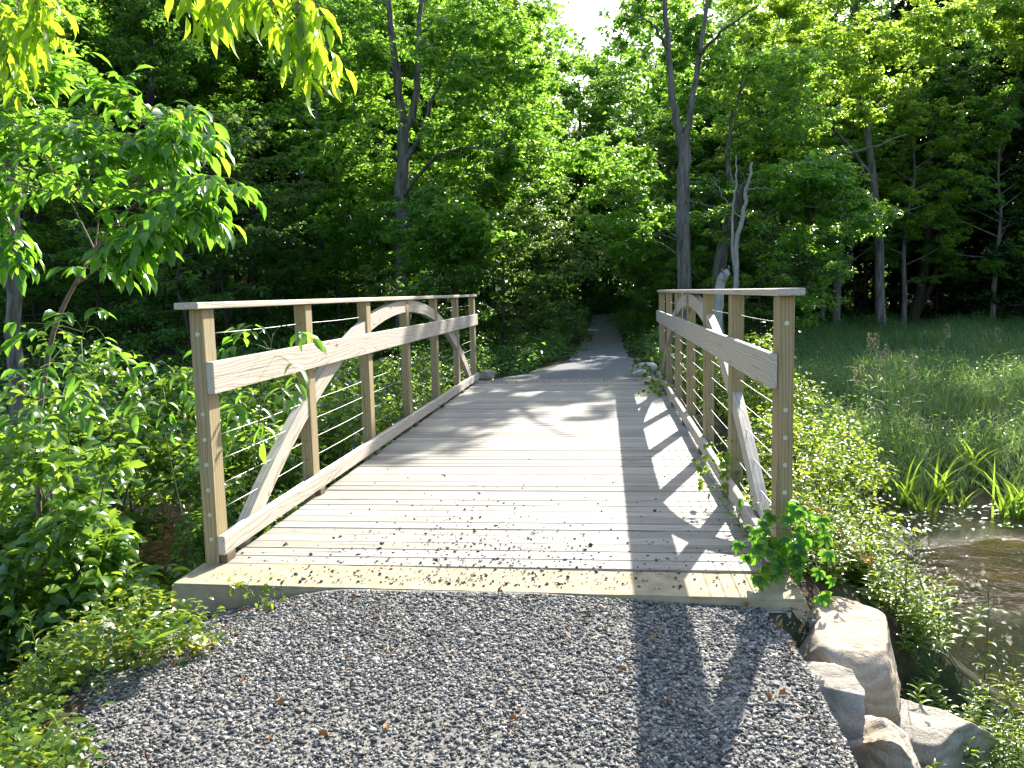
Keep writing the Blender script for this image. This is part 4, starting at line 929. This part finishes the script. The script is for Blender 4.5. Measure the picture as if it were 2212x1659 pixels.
vine('yellowing vine spilling round the farthest rail post onto the deck', [A((1440, 860, 12.3), (1425, 820, 13.4), (1420, 780, 13.9), (1432, 760, 14)), A((1430, 840, 13), (1400, 815, 13.7), (1375, 812, 13.9)), A((1440, 830, 12.8), (1450, 790, 13.5), (1440, 770, 13.8)), A((1445, 850, 12), (1425, 850, 12), (1410, 845, 12.3))], 18, .085, 'leaf_gold', 73, .16)
vine('reddish orange curled vine stem drooping beside the near rail post', [A((1722, 1085, 4.75), (1760, 1098, 4.75), (1810, 1145, 4.7), (1850, 1190, 4.6), (1895, 1215, 4.5)), A((1730, 1150, 4.7), (1770, 1160, 4.65), (1800, 1172, 4.6))], 30, .026, 'leaf_rust', 74, .025, stemmat='stem_orange', five=False)
vine('wilted yellow green sprout lying on the edge of the concrete slab', [A((520, 1268, 3.98), (560, 1290, 3.9), (590, 1305, 3.85)), A((560, 1270, 4.0), (590, 1270, 3.98), (610, 1275, 3.98)), A((515, 1265, 4.0), (535, 1262, 4.0))], 9, .045, 'leaf_weed', 75, .03, name='wilted_sprout', five=False)

# ------------------------------------------------------------------ weeds, grasses, reeds
def weed_proto(seed, h, n, L, W, leaf, name='weed', up=.6, fl=None, tmpl=T_OVATE, ns=5, rad=.10):
    rs = np.random.RandomState(seed); root = empty(name); mb = MB(); Lv = Leaves(); F_ = Leaves()
    for _ in range(ns):
        b = np.array([rs.normal()*rad, rs.normal()*rad, -.05]); hh = h*(.6+.5*rs.rand()); tip = b*np.array([1.7, 1.7, 0])+np.array([rs.normal()*.08, rs.normal()*.08, hh])
        Q = curve([b, (b+tip)/2+rs.normal(size=3)*.02, tip], 9); mb.tube(Q, np.linspace(.0035, .0013, 9), 4, False)
        for i in range(n):
            t = .12+.88*i/n; p = np.array([np.interp(t, np.linspace(0, 1, 9), Q[:, a]) for a in range(3)]); a = i*2.39+rs.normal()*.3
            D = np.array([math.cos(a), math.sin(a), up*(.5+.9*t)-.2]); Lv.add(p, D, np.array([-math.cos(a)*.5, -math.sin(a)*.5, 1.0])+rs.normal(size=3)*.2, L*(1.15-.6*t)*(.8+.4*rs.rand()), W*(1.15-.6*t))
        for i in range(fl or 0): F_.add(Q[-1]+rs.normal(size=3)*.02, rvec(1, rs)[0]+[0, 0, .6], rvec(1, rs)[0], .012, .010)
    mb.build('stem', MT['stem_green'], root); Lv.build('foliage', MT[leaf], root, tmpl)
    if fl: F_.build('flower', MT['petal'], root)
    return root
def strew(protos, spots, label, cat, group, smin=.7, smax=1.3, rs=rng, dz=0):
    first = {}
    for i, (x, y) in enumerate(spots):
        k = rs.randint(len(protos)); s = smin+(smax-smin)*rs.rand(); loc = (x, y, max(hz(x, y), WATER_Z-.05)+dz)
        if k not in first: o = protos[k]; first[k] = 1; o.location = loc; o.rotation_euler = (0, 0, rs.rand()*6.28); o.scale = (s, s, s)
        else: o = copy_thing(protos[k], loc, rs.rand()*6.28, s)
        o.rotation_euler = (rs.normal()*.12, rs.normal()*.12, o.rotation_euler[2])
        tag(o, label, cat, group)
    for k, p in enumerate(protos):
        if k not in first:
            for ch in list(p.children): bpy.data.objects.remove(ch)
            bpy.data.objects.remove(p)
rs = np.random.RandomState(81)
sp = [(1.80+.75*rs.rand()**1.2, -.1+1.5*rs.rand()) for _ in range(150)]
sp = [q for q in sp if ((q[0]-1.88)/.52)**2+((q[1]+.2)/.55)**2 > 1][:100]
strew([weed_proto(1, .30, 22, .085, .026, 'leaf_gold'), weed_proto(2, .26, 20, .08, .03, 'leaf_weed')], sp, 'bright yellow green weed on the bank between the slab corner and the stream', 'weed', 'bright weeds on the stream bank', rs=rs)
sp = [(2.38+1.5*rs.rand(), -1.35+1.3*rs.rand()) for _ in range(110)]
strew([weed_proto(3, .36, 26, .085, .022, 'leaf_weed'), weed_proto(4, .30, 24, .075, .026, 'leaf_bush'), weed_proto(5, .40, 28, .08, .02, 'leaf_weed')], sp, 'narrow leaved green weed on the low bank below the boulders', 'weed', 'weeds on the low bank', rs=rs)
def campion(seed):
    rs = np.random.RandomState(seed); root = empty('campion_plant'); mb = MB(); Lv = Leaves(); Pd = Leaves(); h = .52
    Q = curve([(0, 0, -.05), (.03, 0, h*.4), (.10+rs.normal()*.05, rs.normal()*.05, h)], 9); mb.tube(Q, np.linspace(.0032, .0016, 9), 5)
    for i in range(9):
        t = .45+.55*i/9; p = Q[int(t*8)]; a = rs.rand()*6.28; e = p+np.array([math.cos(a)*.09, math.sin(a)*.09, .07+.05*rs.rand()]); mb.tube([p, (p+e)/2+[0, 0, .02], e], .0012, 4, False)
        for k in range(3): Pd.add(e+rs.normal(size=3)*.008, rvec(1, rs)[0], rvec(1, rs)[0], .024, .018)
    for i in range(6): a = rs.rand()*6.28; Lv.add(Q[1+i % 5], (math.cos(a), math.sin(a), .5), (0, 0, 1), .07, .018)
    mb.build('stem', MT['stem_green'], root); Lv.build('foliage', MT['leaf_weed'], root, T_OVATE); Pd.build('seed_panicle', MT['seed'], root, T_OVATE); return root
sp = [(2.25+.75*rs.rand(), .2+.8*rs.rand()) for _ in range(13)]
strew([campion(1), campion(2)], sp, 'thin stemmed plant with pale papery seed pods above the stream bank', 'wildflower', 'campion plants by the stream', rs=rs, dz=.02)

# lower corner: broad leaved plants, yellow flowered cover, grass stems
Lv = Leaves(); Fl = Leaves(); rs = np.random.RandomState(91); n = 26000
x = -3.6+2.6*rs.rand(n); y = -2.9+2.6*rs.rand(n); edge = -1.42+.22*np.sin(5*y)+.25*rs.rand(n)-.25*sst(-1.2, -.5, y)+.35*sst(-1.5, -2.4, y)
k = ((x+1.72)**2+(y+.46)**2 > .42**2) & (x < edge) & (y < -.86+.08*np.sin(4*x)-.4*sst(-2.0, -3.2, x)); x, y = x[k], y[k]; n = len(x); z = Hh(x, y)+.02+(.09+.14*(np.sin(3.7*x+1)*np.sin(4.3*y)+.6).clip(0))*rs.rand(n)**1.2
a = rs.rand(n)*6.28; Lv.add(np.stack([x, y, z], 1), np.stack([np.cos(a), np.sin(a), .3*rs.normal(size=n)], 1), np.array([0, 0, 1.0])+rs.normal(size=(n, 3))*.4, .040*(.6+.8*rs.rand(n)), .026*(.6+.8*rs.rand(n)))
Lv.build('ground_cover', MT['leaf_weed'], None, T_OVATE); tag(bpy.data.objects['ground_cover'], 'low green cover of small leaves at the path edge', kind='stuff')
n2 = 420; i = rs.randint(0, n, n2); P = np.stack([x[i], y[i], z[i]+.04+.04*rs.rand(n2)], 1)
for _ in range(5): Fl.add(P, rvec(n2, rs)*np.array([1, 1, .3])+[0, 0, .2], np.array([0, 0, 1.0])+rs.normal(size=(n2, 3))*.3, .009, .008)
Fl.build('yellow_blossom', MT['petal']); tag(bpy.data.objects['yellow_blossom'], 'tiny yellow blossoms sprinkled over the low cover', kind='stuff')
def dock(label, p, n, L, W, seed, leaf='leaf_weed', up=.5):
    rs = np.random.RandomState(seed); root = empty('dock_plant', p, 0, label, 'plant'); Lv = Leaves()
    for i in range(n):
        a = i*2.39+rs.normal()*.2; Lv.add((.015*math.cos(a), .015*math.sin(a), .01), (math.cos(a), math.sin(a), up+.5*rs.rand()), np.array([-math.cos(a)*.4, -math.sin(a)*.4, 1])+rs.normal(size=3)*.15, L*(.7+.5*rs.rand()), W*(.8+.4*rs.rand()))
    o = Lv.build('leaf', MT[leaf], root, T_OVATE, smooth=True)
dock('broad leaved dock plant among the weeds at the path corner', gp(300, 1545, 3.35, .10), 7, .19, .10, 1, up=.35)
dock('pale broad leaved plant at the foot of the white slab', gp(190, 1440, 3.6, .10), 8, .17, .065, 2, up=.6)
dock('upright broad leaved plant at the picture edge above the yellow blossoms', gp(70, 1450, 3.55, .10), 7, .18, .06, 3, up=.9)
dock('big single leaved burdock beside the gravel below the dock', gp(350, 1600, 3.2, .10), 4, .20, .14, 4, 'leaf_bush', .3)
dock('yellow leaved sprout on the gravel edge', gp(290, 1530, 3.42, .03), 4, .085, .07, 5, 'yellow_leaf', .4)
dock('torn yellow leaf sprout farther in on the gravel', gp(445, 1545, 3.35, .02), 3, .075, .07, 6, 'yellow_leaf', .3)
strew([weed_proto(11, .26, 14, .07, .014, 'leaf_weed', 'grass_sprout', .8, ns=1), weed_proto(12, .32, 12, .085, .016, 'leaf_gold', 'grass_sprout', .9, 6, ns=1), weed_proto(13, .2, 16, .05, .02, 'leaf_weed', 'grass_sprout', .5, 8, ns=1)],
      [q for q in [(-1.35-1.1*rs.rand(), -.72-1.1*rs.rand()) for _ in range(44)] if (q[0]+1.72)**2+(q[1]+.46)**2 > .40**2 or rs.rand() < .15], 'thin grassy sprout at the ragged gravel edge beside the white slab', 'weed', 'sprouts along the gravel edge', rs=rs)

def blades(name, label, pts, hmin, hmax, wd, mat, rs, tmpl=T_BLADE, lean=.35, kind='stuff'):
    Lv = Leaves(); n = len(pts); z = np.maximum(Hh(pts[:, 0], pts[:, 1]), WATER_Z)-.03; a = rs.rand(n)*6.28; ln = lean*rs.rand(n)
    D = np.stack([np.cos(a)*ln, np.sin(a)*ln, np.ones(n)], 1); Lv.add(np.column_stack([pts, z]), D, np.stack([-np.cos(a), -np.sin(a), ln], 1)*1.0+rs.normal(size=(n, 3))*.1, (hmin+(hmax-hmin)*rs.rand(n))*(.45+.55*sst(5.2, 7.6, pts[:, 1]-.12*pts[:, 0])), wd*(.6+.8*rs.rand(n)))
    o = Lv.build(name, MT[mat], None, tmpl); return tag(o, label, kind=kind)
rs = np.random.RandomState(101)
def meadow(n, y0, y1, x1, thr=-.3, sc=.5):
    y = y0+(y1-y0)*rs.rand(n)**1.25; x = 1.9+(x1-1.9)*rs.rand(n)*(.35+.65*(y-y0+4)/(y1-y0+4)); sh_ = np.interp(x, [1.8, 3.3, 5.5, 9, 30], [4.6, 5.1, 5.7, 6.6, 8])
    d = np.array([mnoise.noise(Vector((a*sc, b*sc, 1.7))) for a, b in zip(x, y)]); k = (y > sh_+.1*rs.normal(size=n)) & (d > thr) & (np.abs(x-path_cx(y)) > path_half(y)+.7); return np.stack([x, y], 1)[k]
blades('marsh_grass', 'tall blue green marsh grass covering the wet meadow', meadow(30000, 5.3, 16, 14), .30, .80, .0095, 'grass', rs)
blades('meadow_grass', 'shaded meadow grass running back to the dark trees', meadow(34000, 11, 30, 24), .35, .85, .02, 'grass_dark', rs, T_BLADE3)
Lv = Leaves(); P = meadow(1500, 5.3, 26, 18, -.1)
for p in P: clump(Lv, np.array([p[0], p[1], max(hz(*p), -1)+.25+.35*rs.rand()]), np.array([.3, .3, .35]), 34, .065, .024, 1.0, .5, .1, rs, .2)
Lv.build('meadow_herbs', MT['leaf_blue']); tag(bpy.data.objects['meadow_herbs'], 'leafy herbs mixed into the marsh grass', kind='stuff')
# floating leaves and sedge at the sparkling water margin
Lv = Leaves(); n = 600; x = 2.4+6*rs.rand(n)**1.3; y = np.interp(x, [2, 3.3, 5.5, 9], [4.4, 4.7, 5.2, 6])-.75+.9*rs.rand(n); Lv.add(np.stack([x, y, np.full(n, WATER_Z+.012)], 1), np.column_stack([rvec(n, rs)[:, :2], np.zeros(n)]), np.array([0, 0, 1.0])+rs.normal(size=(n, 3))*.18, .06, .035)
Lv.build('floating_leaves', MT['leaf_dark']); tag(bpy.data.objects['floating_leaves'], 'small leaves floating along the far water margin', kind='stuff')
def cattail(label, p, n, h, seed, r=.16, name='cattail_clump'):
    rs = np.random.RandomState(seed); root = empty(name, p, 0, label, 'cattail'); Lv = Leaves()
    a = rs.rand(n)*6.28; ln = .05+.22*rs.rand(n); D = np.stack([np.cos(a)*ln, np.sin(a)*ln, np.ones(n)], 1)
    Lv.add(np.column_stack([rs.normal(size=(n, 2))*r*.5, np.full(n, -.12)]), D, np.stack([-np.cos(a), -np.sin(a), ln], 1), h*(.6+.5*rs.rand(n)), .030*(.7+.6*rs.rand(n))); Lv.build('blade', MT['cattail'], root, T_BLADE, smooth=True)
    return root
for lb, px, py, d, n, h in (('slim clump of cattail blades nearest the railing at the water margin', 1922, 1075, 10.2, 16, .78), ('short clump of cattail blades between two taller clumps', 1960, 1085, 9.9, 10, .5), ('second tall clump of cattails from the railing', 1990, 1050, 10.6, 16, .85),
        ('loose clump of cattails set back in the marsh grass', 2065, 1030, 11.4, 20, .85), ('widest clump of bright cattail blades at the water margin', 2152, 1092, 9.7, 34, .9), ('cattail clump at the picture edge beyond the widest clump', 2205, 1080, 10.3, 18, .7), ('small cattail tuft low in the dark reeds', 2035, 1075, 10.2, 9, .45)):
    p = at(px, py, d); cattail(lb, (p[0], p[1]-.5, max(hz(p[0], p[1]-.5), -1.0)), int(n*1.5), h*1.12, px, .2 if n > 30 else .12)
def plume(seed):
    rs = np.random.RandomState(seed); root = empty('plume_reed'); mb = MB(); Lv = Leaves(); Pl = Leaves(); h = 1.25
    Q = curve([(0, 0, -.1), (.02, 0, h*.5), (.10, .03, h)], 9); mb.tube(Q, np.linspace(.004, .0015, 9), 4)
    for i in range(46):
        t = rs.rand(); p = Q[-1]+(Q[-1]-Q[-2])*(t-.4)*1.7; a = rs.rand()*6.28; r_ = .026*math.sin(math.pi*min(1, t*.85+.1)); e = p+np.array([math.cos(a)*r_, math.sin(a)*r_, .02]); Pl.add(e, (math.cos(a), math.sin(a), 1.1), rvec(1, rs)[0], .032, .009)
    for i in range(6): a = rs.rand()*6.28; Lv.add(Q[2+i % 5], (math.cos(a), math.sin(a), 1.0), (-math.cos(a), -math.sin(a), .6), .35, .016)
    mb.build('stem', MT['stem_green'], root); Lv.build('blade', MT['grass'], root, T_BLADE); Pl.build('plume', MT['plume'], root); return root
sp = []
for px, py, d in ((1860, 900, 12), (1875, 905, 12.2), (1905, 890, 12.5), (1915, 885, 12.6), (1925, 900, 12), (1885, 890, 12.8), (1945, 900, 12), (1960, 890, 12.6), (1890, 930, 11), (1935, 925, 11.4), (1955, 930, 11.2), (1870, 935, 11), (1980, 900, 12.3), (2040, 860, 14), (2160, 840, 15), (2175, 845, 15), (2060, 850, 14.4), (2095, 845, 14.8)):
    p = at(px, py, d); sp.append((p[0], p[1]))
strew([plume(1), plume(2), plume(3)], sp, 'tall reed with a pale feathery plume in the marsh grass', 'reed', 'plumed reeds in the marsh', .85, 1.15, rs)
for k_, v in PROTO.items():
    for i, o in enumerate(v):
        if (k_, i) not in used:
            for ch in list(o.children): bpy.data.objects.remove(ch)
            bpy.data.objects.remove(o)
